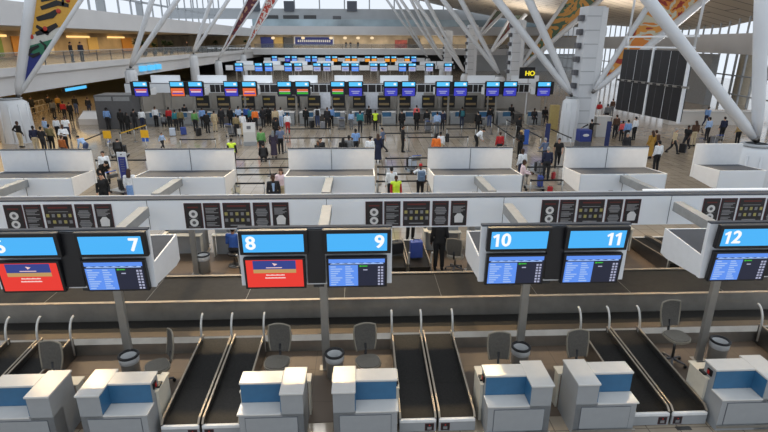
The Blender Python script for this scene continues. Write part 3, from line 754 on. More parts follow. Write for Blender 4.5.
# ------------------------------------------------------------------ departure boards hung in a white frame
db = thing('departure_board', 'large black departure boards hanging in a white frame from the roof', 'departure board', (13.92, 24.95, 0), R(-82))
BW_ = 4.75
for r_ in range(2):
    z1 = 6.64-1.56*r_
    for k in range(2):
        x0 = -BW_/2+.05+k*(BW_/2+.02)
        b = MB().box(x0, x0+BW_/2-.14, -.12, .1, z1-1.48, z1, .01).build('board_panel', black, db)
        MB().box(x0+(BW_/2-.14)/2-.008, x0+(BW_/2-.14)/2+.008, -.13, -.12, z1-1.46, z1-.02).build('panel_seam', frame_white, b)
        for q in (.22, .72):
            xx = x0+(BW_/2-.14)*q
            MB().box(xx, xx+.015, -.125, -.12, z1-1.46, z1-.02).build('panel_groove', case_grey, b)
for x, nm in ((-.06, 'frame_post'), (BW_/2-.07, 'frame_post')):
    MB().box(x, x+.11, -.16, -.05, 3.55, 6.75).build(nm, frame_white, db)
MB().box(-BW_/2, BW_/2+.1, -.06, .0, 6.72, 6.80).build('frame_bar', frame_white, db)
MB().box(-BW_/2-.1, BW_/2+.3, -.20, -.13, 5.08, 5.17).build('light_rail', steel, db)
for k in range(9): MB().box(-BW_/2+.1+k*.54, -BW_/2+.3+k*.54, -.24, -.20, 5.09, 5.16).build('rail_clamp', black, db)
MB().tube([(-BW_/2+.15, 0, 6.8), (-BW_/2+.15, 0, 7.25)], .05).build('hanger', frame_white, db)
for x in (-BW_/2+.1, BW_/2+.0):
    MB().tube([(x, 0, 6.75), (x+.25, 0, 13.5)], .055).build('hanger_rod', frame_white, db)
MB().box(-BW_/2-.05, BW_/2+.15, -.03, .05, 7.2, 7.28).build('frame_bar', frame_white, db)

# ------------------------------------------------------------------ further check-in islands
def far_row(Y0, row, xs, singles, screens, desk_y, rich):
    """Y0: plane of the signs; xs: pole centres"""
    yc = Y0+3.9
    word = {2: 'second', 3: 'third', 4: 'fourth'}[row]
    x0, x1 = xs[0]-2.2-(4.3 if singles[0] is not None else 0), xs[-1]+3.6
    t = thing('overhead_bulkhead', 'long overhead bulkhead of the %s check-in row' % word, 'bulkhead', (0, yc, 0))
    MB().box(x0, x1, -.46, -.18, 2.6, 3.36).build('fascia', white, t)
    MB().box(x0, x1, -.47, -.18, 3.36, 3.39).build('roof_cap', cap_grey, t)
    for xx in (x0+3.8, (x0+x1)/2, x1-3.8): MB().box(xx-.06, xx+.06, -.38, -.26, .8 if row == 2 else 0, 2.6).build('support_post', pole_steel, t)
    allc = [(x, (-1, 1)) for x in xs]
    if singles[0] is not None: allc.insert(0, (singles[0], (1,)))
    for q in singles[1:]: allc.append((q, (-1,)))
    k = 0
    for i, (c, sds) in enumerate(allc):
        n_ = ORD[i] if i < len(ORD) else 'last'
        pos = '%s pair from left, %s check-in row' % (n_, word)
        h = dup(protoH, (c, Y0+1.27, 0), 0, 'dark sign housing, '+pos, 'far sign housings')
        if len(sds) == 1: h.scale = (.56, 1, 1); h.location.x = c+sds[0]*.62
        if row < 4: dup(protoR, (c, 2*yc-Y0-1.27, 0), PI, 'white rear sign housing, '+pos, 'far rear housings')
        dup(pole0, (c, Y0+1.35, 0), 0, 'steel sign pole, '+pos, 'far sign poles')
        for sd in sds:
            lab = '%s sign, %s' % ('left' if sd < 0 else 'right', pos)
            s_ = dup(protoS, (c+sd*.735, Y0-.05, 3.62), 0, 'small lit blue '+lab, 'far counter signs')
            mo = dup(protoM[screens[min(k, len(screens)-1)]], (c+sd*.735, Y0-.01, 2.98), 0, 'small monitor under the %s' % lab, 'far counter monitors')
            k += 1
            if desk_y:
                dup(desks[-sd], (c+sd*.81, Y0+1.15, 0), 0, 'check-in desk below the '+lab, 'far check-in desks')
        if rich and len(sds) == 2 and i < len(allc)-1:
            for q in range(5):
                r = notice_far.copy(); COL.objects.link(r); r.location = (c+.9+NOFF[q], yc-.463, 2.97); r.scale = (NW[q]/.45, 1, 1)
                r['label'] = 'small dark notice, %s of five beside the %s' % (ORD[q], pos); 
protoH = thing('sign_housing', 'x', 'sign housing', (0, 0, -50))
MB().box(-1.375, 1.375, -1.22, -1.14, 2.74, 3.8).build('front_panel', black, protoH)
MB().prism(SPX, -1.35, -1.31).build('side_panel', frame_white, protoH); MB().prism(SPX, 1.31, 1.35).build('side_panel', frame_white, protoH)
MB().box(-1.3, 1.3, .1, .13, 2.7, 3.27).build('back_panel', white, protoH)
protoR = thing('sign_housing', 'x', 'sign housing', (0, 0, -50))
MB().box(-1.375, 1.375, -1.22, -1.14, 2.74, 3.84).build('front_panel', white, protoR)
MB().prism(SPX, -1.35, 1.35).build('box_body', white, protoR)
MB().box(-.09, .09, -.1, 0, 0, 2.7).build('support_post', pole_steel, protoR)
protoS = thing('counter_sign', 'x', 'counter sign', (0, 0, -50), rot=(TILT, 0, 0))
MB().box(-.60, .60, -.08, .02, -.235, .235).build('casing', black, protoS)
MB().box(-.53, .53, -.086, -.078, -.175, .165).build('light_panel', E_blue2, protoS)
MB().box(.22, .42, -.09, -.086, -.08, .08).build('numeral', E_white, protoS)
protoM = {}
def mk(kind, base, bands):
    t = thing('monitor', 'x', 'monitor', (0, 0, -50), rot=(TILT, 0, 0))
    MB().box(-.575, .575, -.08, .02, -.36, .36).build('casing', black, t)
    s_ = MB().box(-.53, .53, -.084, -.078, -.32, .32).build('screen', base, t)
    for (xa, xb, za, zb, m_) in bands: MB().box(xa, xb, -.088, -.084, za, zb).build('screen_field', m_, s_)
    protoM[kind] = t
mk('redblue', E_violet, [(-.45, .45, .12, .24, E_orange), (-.4, .4, -.02, .08, E_pale)])
mk('orange', E_orange, [(-.45, .45, -.15, -.06, E_violet), (-.4, .4, .0, .05, E_pale)])
mk('green', E_navy, [(-.45, .45, .10, .24, E_orange), (-.45, .45, -.16, -.02, E_green), (-.45, .45, .02, .07, E_pale)])
mk('violet', E_violet, [(-.35, .35, .03, .09, E_greyw), (-.25, .25, -.12, -.06, E_greyw)])
mk('pale', E_greyw, [(-.4, .4, .05, .15, E_tab), (-.3, .3, -.15, -.08, E_violet)])
mk('amber', E_amber, [(-.4, .4, -.05, .05, E_orange)])
mk('blue', E_tab, [(-.4, .4, .0, .1, E_greyw)])
notice_far = tag(MB().box(-.225, .225, -.02, 0, -.32, .32).build('notice_panel', poster_black, None, (0, 0, -50)), 'x', 'notice', 'far notices')
far_row(44.0, 2, [-14.3, -9.95, -5.6, -1.22, 3.2, 7.55, 11.75], [-18.7, 16.1], ['redblue', 'orange', 'redblue', 'redblue', 'orange', 'green', 'green', 'green', 'violet'], True, True)
far_row(81.0, 3, [-14.6, -10.2, -5.9, -1.65, 2.65, 7.0], [-19.0, 11.1, 13.95], ['blue', 'blue', 'blue', 'blue', 'pale', 'pale', 'pale', 'pale', 'blue', 'pale', 'pale', 'blue', 'pale'], False, False)
far_row(118.5, 4, [-15.3, -10.9, -6.5, -2.2, 2.15, 6.5, 10.9], [-19.6], ['blue', 'violet', 'blue', 'blue', 'blue', 'blue', 'amber', 'amber', 'amber', 'amber', 'amber', 'amber', 'amber', 'amber', 'blue'], False, False)
for t in [protoH, protoR, protoS, notice_far]+list(protoM.values()):
    for o in list(t.children_recursive)+[t]: bpy.data.objects.remove(o)
# conveyor blocks, bright rear screens and dark consoles behind the second row
tag(MB().box(-19.3, 14.6, 46.6, 50.5, .01, .8).build('baggage_conveyor', steel_dark), 'low dark conveyor block behind the desks of the second check-in row', 'conveyor')
for i, c in enumerate([-14.3, -9.95, -5.6, -1.22, 3.2, 7.55, 11.75]):
    for sd in (-1, 1):
        t = thing('wall_console', 'dark console with yellow marks, %s of the pair, %s from left behind the second row' % ('left' if sd < 0 else 'right', ORD[i]), 'console', (c+sd*1.0, 51.2, 1.35), 0, 'dark consoles')
        MB().box(-.62, .62, 0, .15, -.55, .62).build('housing', dark, t)
        MB().box(-.5, .1, -.02, 0, .22, .40).build('yellow_mark', mat('console_yellow', (.42, .30, .04), .5), t)
        MB().box(-.5, .5, -.02, 0, -.3, -.1).build('tan_strip', mat('console_tan', (.33, .24, .12), .5), t)
    if i in (2, 3, 4):
        tag(MB().box(c+1.5, c+2.9, 51.6, 51.7, 0.01, 2.5).build('privacy_screen', mat('screen_white', (.72, .76, .84), .5)), 'tall white screen behind the second row, %s from left' % ORD[i-2], 'screen', 'white screens')
struct(MB().box(-21.5, 18.2, 52.6, 52.8, 0.0, 2.3).build('wall_second_row', mat('partition_beige', (.40, .385, .36), .6, scale=1)))

# ------------------------------------------------------------------ gallery life: rails, shops, plants, lit signs
def rail(label, a, b, z, h=1.05, step=2.2):
    a, b = Vector(a), Vector(b); d = b-a; L = d.length; ang = math.atan2(d.y, d.x)
    t = thing('glass_railing', label, 'railing', (a.x, a.y, z), ang)
    MB().box(0, L, -.015, .015, .06, h-.06).build('glass_panel', glass, t)
    MB().tube([(0, 0, h), (L, 0, h)], .04).build('handrail', post_metal, t)
    for k in range(int(L/step)+1): MB().box(k*step, k*step+.07, -.03, .03, 0, h).build('post', wall_dark, t)
rail('glass railing along the left gallery edge', (GX-.35, 22, 0), (GX-.35, BY, 0), GZ1, step=3.0)
rail('glass railing along the rear gallery edge', (GX+.5, BY+.3, 0), (45, BY+.3, 0), 5.2, step=3.5)
rng = random.Random(3)
shop_cols = [S(190, 60, 50), S(220, 190, 120), S(90, 120, 170), S(230, 225, 210), S(120, 150, 80), S(200, 140, 60), S(60, 60, 90)]
names = ['red', 'cream', 'blue', 'white', 'green', 'orange', 'slate']
SHP = [(46, 2.4, 'ochre'), (52, 3, 1), (55.8, 1.2, 0), (58, 2, 3), (62, 2.2, 4), (66, 2.2, 5), (72, 2.5, 3), (84, 3, 1), (96, 4, 5), (108, 4, 1)]
for i, (y, w, c) in enumerate(SHP):
    m_ = ochre if c == 'ochre' else mat('shop_'+names[c], shop_cols[c], .6)
    nm = 'ochre' if c == 'ochre' else names[c]
    tag(MB().box(-40.55, -40.45, y-w/2, y+w/2, 5.2, 7.4).build('shop_poster', m_), '%s shop poster on the left gallery wall, %s from the front' % (nm, ORD[i]), 'poster', 'shop posters')
for i, y in enumerate((40, 50, 61, 70, 80, 92)):
    tag(MB().box(-40.56, -40.36, y-3, y+3, 7.3, 7.55).build('shop_light_strip', mat('lit_warm', (1, .62, .22), emit=1.3)), 'warm lit strip above a shop front on the left gallery, %s from the front' % ORD[i], 'light strip', 'shop light strips')
neon = thing('neon_sign', 'pink neon shop sign at the far left behind the white strut', 'sign', (-30.2, 31.2, 7.35), -PI/2)
MB().box(-2.6, 2.6, 0, .1, -.38, .38).build('backing', mat('neon_backing', (.10, .02, .20), .5), neon)
for k in range(9): MB().box(-2.3+.52*k, -1.95+.52*k, -.05, 0, -.22, .22).build('neon_mark', E_pink, neon)
MB().box(-2.6, 2.6, -.02, 0, .30, .36).build('neon_line', E_violet, neon)
struct(MB().box(-31.5, -30.4, 22, 36.5, 5.0, 8.0).build('wall_left_shopfront', wall_dark))
def plant(label, loc, h):
    t = thing('potted_plant', label, 'plant', loc, 0, 'gallery plants')
    MB().lathe([(0, 0), (.25, 0), (.35, .5), (.3, .52), (0, .5)], 14).build('pot', case_grey, t)
    MB().tube([(0, 0, .5), (.03, 0, h*.6)], .05).build('stem', mat('stem_brown', (.06, .04, .02), .8), t)
    f = MB(); r = random.Random(int(h*100)+int(loc[1]))
    for k in range(60):
        a, e = r.uniform(0, 2*PI), r.uniform(-.3, 1.3); L = r.uniform(.45, .95)*h*.4
        o = Vector((0, 0, h*.62)); d = Vector((math.cos(a)*math.cos(e), math.sin(a)*math.cos(e), math.sin(e))); sd = d.cross(Vector((0, 0, 1))).normalized()*.11
        tip = o+d*L+Vector((0, 0, -.15*L)); mid = o+d*L*.55
        f.add([o, mid+sd, tip, mid-sd], [(0, 1, 2, 3)])
    f.build('foliage', leafy, t)
for i, (px, h) in enumerate(((136, 2.5), (143, 2.2), (153, 1.9), (164, 2.3), (170, 2.2), (215, 2.3), (245, 2.6))):
    d = _fw*CF + _R*(px-384) - _U*(40-216); X = -29.2; tt = X/d.x
    plant('green leafy plant on the left gallery, %s from the front' % ORD[i], (X, d.y*tt, 5.06), h)
# rear gallery shops
for i, (px, w, h, m_, nm) in enumerate(((267, 3.2, 2.6, b_blue, 'deep blue'), (288, 2.6, 2.6, wall_dark, 'dark'), (279, 2.4, 2.6, ochre, 'ochre'), (401, 3.2, 2.0, mat('shop_redwhite', S(150, 70, 60), .6, noise=.6, scale=1.5), 'reddish'), (414, 3.2, 2.4, mat('shop_dark2', S(70, 60, 50), .6, noise=.5, scale=2), 'brown'))):
    p = at(px, 43, Y=BY+11.68)
    tag(MB().box(-w/2, w/2, 0, .3, 0, h).build('shop_facade', m_, None, (p.x, BY+11.68, 5.25)), '%s shop front panel on the rear gallery, %s listed from the left' % (nm, ORD[i]), 'panel')
bs_ = thing('shop_sign', 'wide blue sign with a white line of lettering on the rear gallery', 'sign', tuple(at(314, 41, Y=BY+11.79)))
MB().box(-5.2, 5.2, 0, .2, -1.1, 1.1).build('border', slab_white, bs_); MB().box(-4.9, 4.9, -.05, 0, -.95, .95).build('sign_face', b_blue, bs_)
for k in range(16): MB().box(-4.2+.54*k, -3.85+.54*k, -.08, -.05, -.28, .28).build('letter_mark', print_white, bs_)
for i, px in enumerate((273, 303, 331, 345, 358, 372)):
    p = at(px, 38, Y=BY+11.35)
    tag(MB().ball((0, 0, 0), (.5, .2, .35), 10, 6).build('wall_lamp', mat('lit_warm2', (.95, .75, .48), emit=1.0), None, tuple(p)), 'warm wall lamp on the rear gallery, %s from the left' % ORD[i], 'lamp', 'rear gallery lamps')
for i, (px, w) in enumerate(((272, 12), (291, 15), (310, 12))):
    p = at(px, 17 if i else 17, Y=BY+2.95)
    tag(MB().box(-w/8, w/8, -.1, .04, -.4, .4).build('wall_lettering_panel', wall_dark, None, tuple(p)), 'dark lettering panel high on the rear wall, %s from the left' % ORD[i], 'panel', 'upper wall panels')
p = at(337, 19, Y=BY+2.9)
tag(MB().box(-1, 1, -.1, .1, -.7, .7).build('square_vent', case_grey, None, tuple(p)), 'small square dark vent high on the rear wall', 'vent')
# lit blue strips and shapes below the left gallery
p = pin(75, 88.3, -26.3)
ls = thing('lit_strip_sign', 'lit blue strip sign below the left gallery edge', 'sign', tuple(p), PI/2+.0)
MB().box(-1.9, 1.9, -.1, .15, -.16, .16).build('casing', black, ls); MB().box(-1.2, -1.1, 0, .05, .16, 3.1-p.z).build('hanger', black, ls); MB().box(1.1, 1.2, 0, .05, .16, 3.1-p.z).build('hanger', black, ls); MB().box(-1.85, 1.85, -.12, -.1, -.13, .13).build('light_panel', E_blue2, ls)
for i, px in enumerate((144, 152, 159)):
    p = pin(px, 68.5-i*.9, -25.7)
    tag(MB().box(-.28, .05, -.75, .75, -.3, .3).build('small_monitor', E_blue2, None, tuple(p)), 'small lit blue screen under the left gallery, %s of three' % ORD[i], 'monitor', 'gallery screens')
struct(MB().box(-45, GX-9, 46, 46.3, 0, 3.05).build('wall_left_partition', ochre))
bo = thing('service_booth', 'dark grey booth with two pale panels on the left below the gallery', 'booth', tuple(at(118, 129, z=0)))
MB().box(-1.55, 1.45, 0, 2.2, 0, 2.75, .03).build('body', mat('booth_grey', (.10, .10, .105), .5), bo)
for x in (-1.45, -.0): MB().box(x, x+1.3, -.04, 0, 2.28, 2.62).build('pale_panel', mat('booth_panel', (.26, .27, .28), .5), bo)
rm = thing('ramp_counter', 'low white sloping counter left of the dark booth', 'counter', tuple(at(96, 124, z=0)))
MB().prism([(-.5, 0), (-.5, .5), (.5, 1.0), (.5, 0)], -1.2, .9).build('body', slab_white, rm)
MB().box(-1.2, .9, .5, .6, 1.0, 1.08).build('ledge', frame_white, rm)
def handrail(label, a, b):
    t = thing('guard_rail', label, 'railing', (a.x, a.y, 0)); d = b-a
    for z in (.5, 1.0): MB().tube([(0, 0, z), (d.x, d.y, z)], .035).build('rail', rail_gold, t)
    for k in range(5): MB().tube([(d.x*k/4, d.y*k/4, 0), (d.x*k/4, d.y*k/4, 1.02)], .035).build('post', rail_gold, t)
handrail('brass coloured guard rail under the left gallery', at(27, 121, z=0), at(50, 114, z=0))
handrail('second brass coloured guard rail under the left gallery, farther back', at(25, 114, z=0), at(45, 109, z=0))

# ------------------------------------------------------------------ people
def remeshed(mb, name, voxel, m, smooth=3, dec=.5):
    me = mb.mesh('t', m); o = bpy.data.objects.new('t', me); COL.objects.link(o)
    r = o.modifiers.new('r', 'REMESH'); r.mode = 'VOXEL'; r.voxel_size = voxel; r.use_smooth_shade = True
    sm_ = o.modifiers.new('s', 'SMOOTH'); sm_.factor = .5; sm_.iterations = smooth
    if dec < 1: d = o.modifiers.new('d', 'DECIMATE'); d.ratio = dec
    dg = bpy.context.evaluated_depsgraph_get(); out = bpy.data.meshes.new_from_object(o.evaluated_get(dg))
    bpy.data.objects.remove(o); out.name = name
    out.materials.clear(); out.materials.append(m)
    out.polygons.foreach_set('use_smooth', [True]*len(out.polygons)); return out
V = Vector
def pose(name):
    J = dict(pel=V((0, 0, .94)), wai=V((0, 0, 1.08)), che=V((0, -.01, 1.29)), nec=V((0, .02, 1.46)), hea=V((0, -.02, 1.615)),
             shl=V((-.18, .01, 1.405)), shr=V((.18, .01, 1.405)), ell=V((-.235, .03, 1.13)), elr=V((.235, .03, 1.13)), wrl=V((-.24, -.07, .89)), wrr=V((.24, -.07, .89)),
             hil=V((-.09, 0, .92)), hir=V((.09, 0, .92)), knl=V((-.10, -.02, .50)), knr=V((.10, -.02, .50)), anl=V((-.105, .02, .08)), anr=V((.105, .02, .08)))
    up = ['pel', 'wai', 'che', 'nec', 'hea', 'shl', 'shr', 'ell', 'elr', 'wrl', 'wrr']
    def lean(a, dz=0, dy=0):
        M = Matrix.Rotation(R(a), 3, 'X')
        for k in up[1:]: J[k] = J['pel'] + M @ (J[k]-J['pel'])
        for k in up+['hil', 'hir']: J[k] = J[k] + V((0, dy, dz))
    if name == 'hips': J['elr'] = V((.36, .10, 1.17)); J['wrr'] = V((.19, -.02, 1.02))
    if name == 'walk':
        J['knl'] = V((-.09, -.20, .53)); J['anl'] = V((-.09, -.30, .10)); J['knr'] = V((.09, .05, .50)); J['anr'] = V((.09, .36, .16))
        J['ell'] = V((-.24, .12, 1.15)); J['wrl'] = V((-.23, .13, .90)); J['elr'] = V((.24, -.06, 1.14)); J['wrr'] = V((.22, -.24, .96)); lean(3, -.03)
    if name == 'reach':
        for s_, q in (('l', -1), ('r', 1)): J['el'+s_] = V((q*.24, -.12, 1.16)); J['wr'+s_] = V((q*.17, -.38, 1.13))
        lean(6)
    if name == 'phone': J['elr'] = V((.34, -.10, 1.27)); J['wrr'] = V((.17, -.12, 1.50))
    if name == 'arms_out':
        J['ell'] = V((-.44, -.06, 1.38)); J['wrl'] = V((-.68, -.16, 1.34)); J['elr'] = V((.42, -.02, 1.28)); J['wrr'] = V((.60, -.16, 1.12))
    if name == 'fold':
        for s_, q in (('l', -1), ('r', 1)): J['el'+s_] = V((q*.27, -.04, 1.14)); J['wr'+s_] = V((q*-.02, -.21, 1.17+.03*q))
    if name == 'bend':
        for s_, q in (('l', -1), ('r', 1)): J['el'+s_] = V((q*.23, -.20, 1.20)); J['wr'+s_] = V((q*.20, -.46, 1.16))
        lean(52, -.03, .10)
    if name == 'sit':
        for s_, q in (('l', -1), ('r', 1)):
            J['el'+s_] = V((q*.24, -.06, 1.13)); J['wr'+s_] = V((q*.16, -.33, 1.12))
        lean(4, -.45, .0)
        for s_, q in (('l', -1), ('r', 1)): J['kn'+s_] = V((q*.11, -.44, .50)); J['an'+s_] = V((q*.11, -.42, .08))
    if name == 'crouch':
        for s_, q in (('l', -1), ('r', 1)): J['el'+s_] = V((q*.25, -.18, 1.13)); J['wr'+s_] = V((q*.15, -.40, 1.0))
        lean(28, -.58, .10)
        for s_, q in (('l', -1), ('r', 1)): J['kn'+s_] = V((q*.14, -.32, .50)); J['an'+s_] = V((q*.12, -.02, .08))
    return J
def chain(mb, pts, rad): mb.tube(pts, rad, 12)
def limbs(mb, J, e=0., arms='long', legs=True, torso=True, body=False):
    if torso:
        top = J['nec']+(J['che']-J['nec'])*.12
        mb.tube([J['pel']+(J['pel']-J['wai'])*.45, J['pel'], J['wai'], J['che'], J['che']+(J['nec']-J['che'])*.55, top], [(.14+e, .095+e), (.168+e, .112+e), (.142+e, .10+e), (.165+e, .115+e), (.15+e, .095+e), (.07+e*.4, .065+e*.4)], 16)
        mb.ball(J['shl'], .066+e); mb.ball(J['shr'], .066+e); mb.tube([J['shl'], J['shr']], .062+e, 10)
    if arms:
        for s_ in 'lr':
            S_, E_, W_ = J['sh'+s_], J['el'+s_], J['wr'+s_]
            if arms == 'short': mb.tube([S_, S_.lerp(E_, .72)], [.060+e, .058+e], 12)
            else:
                mb.tube([S_, S_.lerp(E_, .5), E_], [.056+e, .048+e, .041+e], 12); mb.ball(E_, .041+e)
                mb.tube([E_, E_.lerp(W_, .35), W_], [.042+e, .039+e, (.027 if body else .032)+e], 12)
    if legs:
        for s_ in 'lr':
            H_, K_, A_ = J['hi'+s_], J['kn'+s_], J['an'+s_]
            mb.ball(H_, .09+e); mb.tube([H_, H_.lerp(K_, .5), K_], [.092+e, .076+e, .058+e], 12); mb.ball(K_, .057+e)
            mb.tube([K_, K_.lerp(A_, .35), A_+V((0, 0, .03))], [.056+e, .055+e, (.036 if body else .052)+e*.6], 12)
def head_frame(J):
    z = (J['hea']-J['nec']).normalized(); x = V((1, 0, 0)); y = z.cross(x).normalized(); return x, y, z
def body_mesh(J, m):
    mb = MB(); limbs(mb, J, 0, 'long', True, True, True)
    mb.tube([J['nec']-V((0, 0, .06)), J['nec'].lerp(J['hea'], .6)], [.056, .052], 12)
    x, y, z = head_frame(J); h = J['hea']
    mb.ball(h+z*.02+y*.012, (.076, .094, .108), 14, 10); mb.ball(h-z*.05-y*.02, (.06, .066, .07), 12, 8)
    mb.tube([h-y*.083+z*.02, h-y*.108-z*.022], [.011, .016], 8)
    mb.ball(h-y*.078-z*.062, (.026, .014, .011), 8, 6)
    for q in (-1, 1): mb.ball(h+x*.079*q, (.012, .02, .032), 8, 6)
    for s_, q in (('l', -1), ('r', 1)):
        E_, W_ = J['el'+s_], J['wr'+s_]; d = (W_-E_).normalized(); sd = d.cross(V((1, 0, 0)) if abs(d.x) < .8 else V((0, 1, 0))).normalized(); nr = d.cross(sd).normalized()
        mb.tube([W_-d*.01, W_+d*.04, W_+d*.085], [(.022, .026), (.036, .02), (.036, .016)], 10)
        for k, L in enumerate((.070, .080, .075, .058)):
            o = W_+d*.08+sd*(.030-.020*k) ; mid = o+d*L*.55+nr*.006*q; mb.tube([o, mid, o+d*L+nr*.022*q], [.0095, .009, .0075], 7)
        o = W_+d*.03+sd*.03; mb.tube([o, o+d*.03+sd*.022, o+d*.062+sd*.026+nr*.012*q], [.012, .0105, .009], 7)
        A_ = J['an'+s_]; mb.ball(A_+V((0, -.06, -.04)), (.042, .11, .038), 10, 6)
    return remeshed(mb, 'person_body', .0115, m, 2, .45)
POSES = {}
skin_def = mat('skin_light', S(196, 150, 124), .55, noise=.04)
cloth_def = mat('cloth_default', (.2, .2, .2), .8)
def get_pose(pn):
    if pn in POSES: return POSES[pn]
    J = pose(pn); P = {'J': J, 'body': body_mesh(J, skin_def)}
    mb = MB(); limbs(mb, J, .013, 'long', False, True); P['long'] = remeshed(mb, 'top_long', .017, cloth_def, 2, .5)
    mb = MB(); limbs(mb, J, .013, 'short', False, True); P['short'] = remeshed(mb, 'top_short', .017, cloth_def, 2, .5)
    mb = MB(); limbs(mb, J, .014, None, True, False); mb.tube([J['pel']+(J['pel']-J['wai'])*.5, J['pel'], J['pel'].lerp(J['wai'], .7)], [(.145, .115), (.184, .128), (.16, .118)], 16); P['trousers'] = remeshed(mb, 'trousers', .017, cloth_def, 2, .5)
    JJ = dict(J)
    mb = MB(); m_ = (J['anl']+J['anr'])/2; k_ = (J['knl']+J['knr'])/2
    mb.tube([J['pel'].lerp(J['wai'], .8), J['pel'], k_, k_.lerp(m_, .75)], [(.16, .12), (.195, .14), (.20, .17), (.23, .20)], 18); P['skirt'] = remeshed(mb, 'skirt', .02, cloth_def, 2, .5)
    x, y, z = head_frame(J); h = J['hea']
    mb = MB(); mb.ball(h+z*.043+y*.026, (.086, .098, .095), 14, 9); mb.ball(h+y*.055-z*.01, (.074, .062, .085), 12, 8); P['hair'] = remeshed(mb, 'hair', .012, cloth_def, 2, .5)
    mb = MB(); mb.ball(h+z*.043+y*.026, (.088, .10, .097), 14, 9); mb.tube([h+y*.06+z*.03, h+y*.085-z*.10, h+y*.10-z*.27], [(.08, .06), (.10, .05), (.085, .03)], 12); P['long_hair'] = remeshed(mb, 'long_hair', .013, cloth_def, 2, .5)
    mb = MB(); mb.ball(h+z*.055+y*.015, (.088, .102, .085), 14, 9); mb.ball(h-y*.12+z*.055, (.07, .07, .012), 12, 6); P['cap'] = remeshed(mb, 'cap', .011, cloth_def, 1, .6)
    mb = MB()
    for q in (-1, 1): mb.ball(h-y*.084+x*.03*q+z*.018, (.012, .008, .008), 8, 6)
    P['eyes'] = mb.mesh('eyes', cloth_def)
    mb = MB()
    for s_ in 'lr':
        A_ = J['an'+s_]; mb.ball(A_+V((0, -.06, -.036)), (.05, .13, .045), 10, 6); mb.ball(A_+V((0, .02, -.02)), (.045, .055, .055), 10, 6)
    P['shoes'] = remeshed(mb, 'shoes', .014, cloth_def, 1, .5)
    mb = MB(); limbs(mb, dict(J), .024, None, False, True); P['vest'] = remeshed(mb, 'vest', .018, cloth_def, 2, .5)
    P['top'] = max(v.co.z for v in P['body'].vertices)+.012
    POSES[pn] = P; return P
CC = {'black': (18, 18, 20), 'dark': (34, 34, 38), 'navy': (30, 36, 62), 'white': (225, 228, 232), 'pale blue': (160, 185, 220), 'light blue': (120, 155, 205), 'blue': (45, 85, 160), 'grey': (105, 108, 112),
      'grey blue': (95, 108, 135), 'khaki': (140, 125, 90), 'beige': (190, 172, 140), 'tan': (165, 140, 95), 'olive': (120, 110, 75), 'green': (95, 150, 85), 'teal': (40, 120, 130), 'red': (175, 35, 40), 'coral': (225, 95, 95),
      'orange': (235, 120, 45), 'mustard': (165, 125, 50), 'yellow': (220, 225, 60), 'purple': (52, 44, 62), 'pink': (225, 200, 205), 'jeans': (70, 85, 120), 'brown': (80, 55, 40), 'dark jeans': (42, 50, 72), 'rust': (160, 90, 40),
      'hair_black': (16, 14, 14), 'hair_brown': (60, 40, 28), 'hair_blond': (190, 160, 110), 'hair_grey': (150, 148, 145)}
SK = [S(196, 150, 124), S(150, 105, 78), S(92, 60, 44), S(205, 165, 140)]
def cmat(c): return mat('cloth_'+c.replace(' ', '_'), S(*CC[c]), .8, noise=.12, scale=12)
def smat(i): return mat('skin_tone_%d' % i, SK[i], .55, noise=.04)
def person(px, py, face, pn, top, bot, label, hair='hair_black', sk=0, h=1.74, sleeve='long', style='hair', vest=None, bottom='trousers', z0=0., loc=None):
    P = get_pose(pn); s_ = h/1.735
    if loc is None:
        p = at(px, py, z=z0+P['top']*s_)
        x, y, z = head_frame(P['J']); off = Matrix.Rotation(R(face), 3, 'Z') @ V((P['J']['hea'].x, P['J']['hea'].y, 0))*s_
        loc = (p.x-off.x, p.y-off.y, z0)
    o = bpy.data.objects.new('person', P['body']); COL.objects.link(o); o.location = loc; o.rotation_euler = (0, 0, R(face)); o.scale = (s_, s_, s_)
    tag(o, label, 'person'); setmat(o, smat(sk))
    def ch(name, key, m):
        c = bpy.data.objects.new(name, P[key]); COL.objects.link(c); c.parent = o; setmat(c, m); return c
    ch('jacket' if sleeve == 'long' and top in ('black', 'dark', 'navy') else 'shirt', sleeve, cmat(top))
    if bottom == 'shorts': bottom = 'trousers'
    ch(bottom, bottom, cmat(bot)); ch(style, style, cmat(hair)); ch('shoes', 'shoes', cmat('black')); ch('eyes', 'eyes', black)
    if vest: ch('safety_vest', 'vest', mat('hi_vis', (.62, .85, .04), .6))
    return o
B_, N_ = 'hair_black', 'hair_brown'
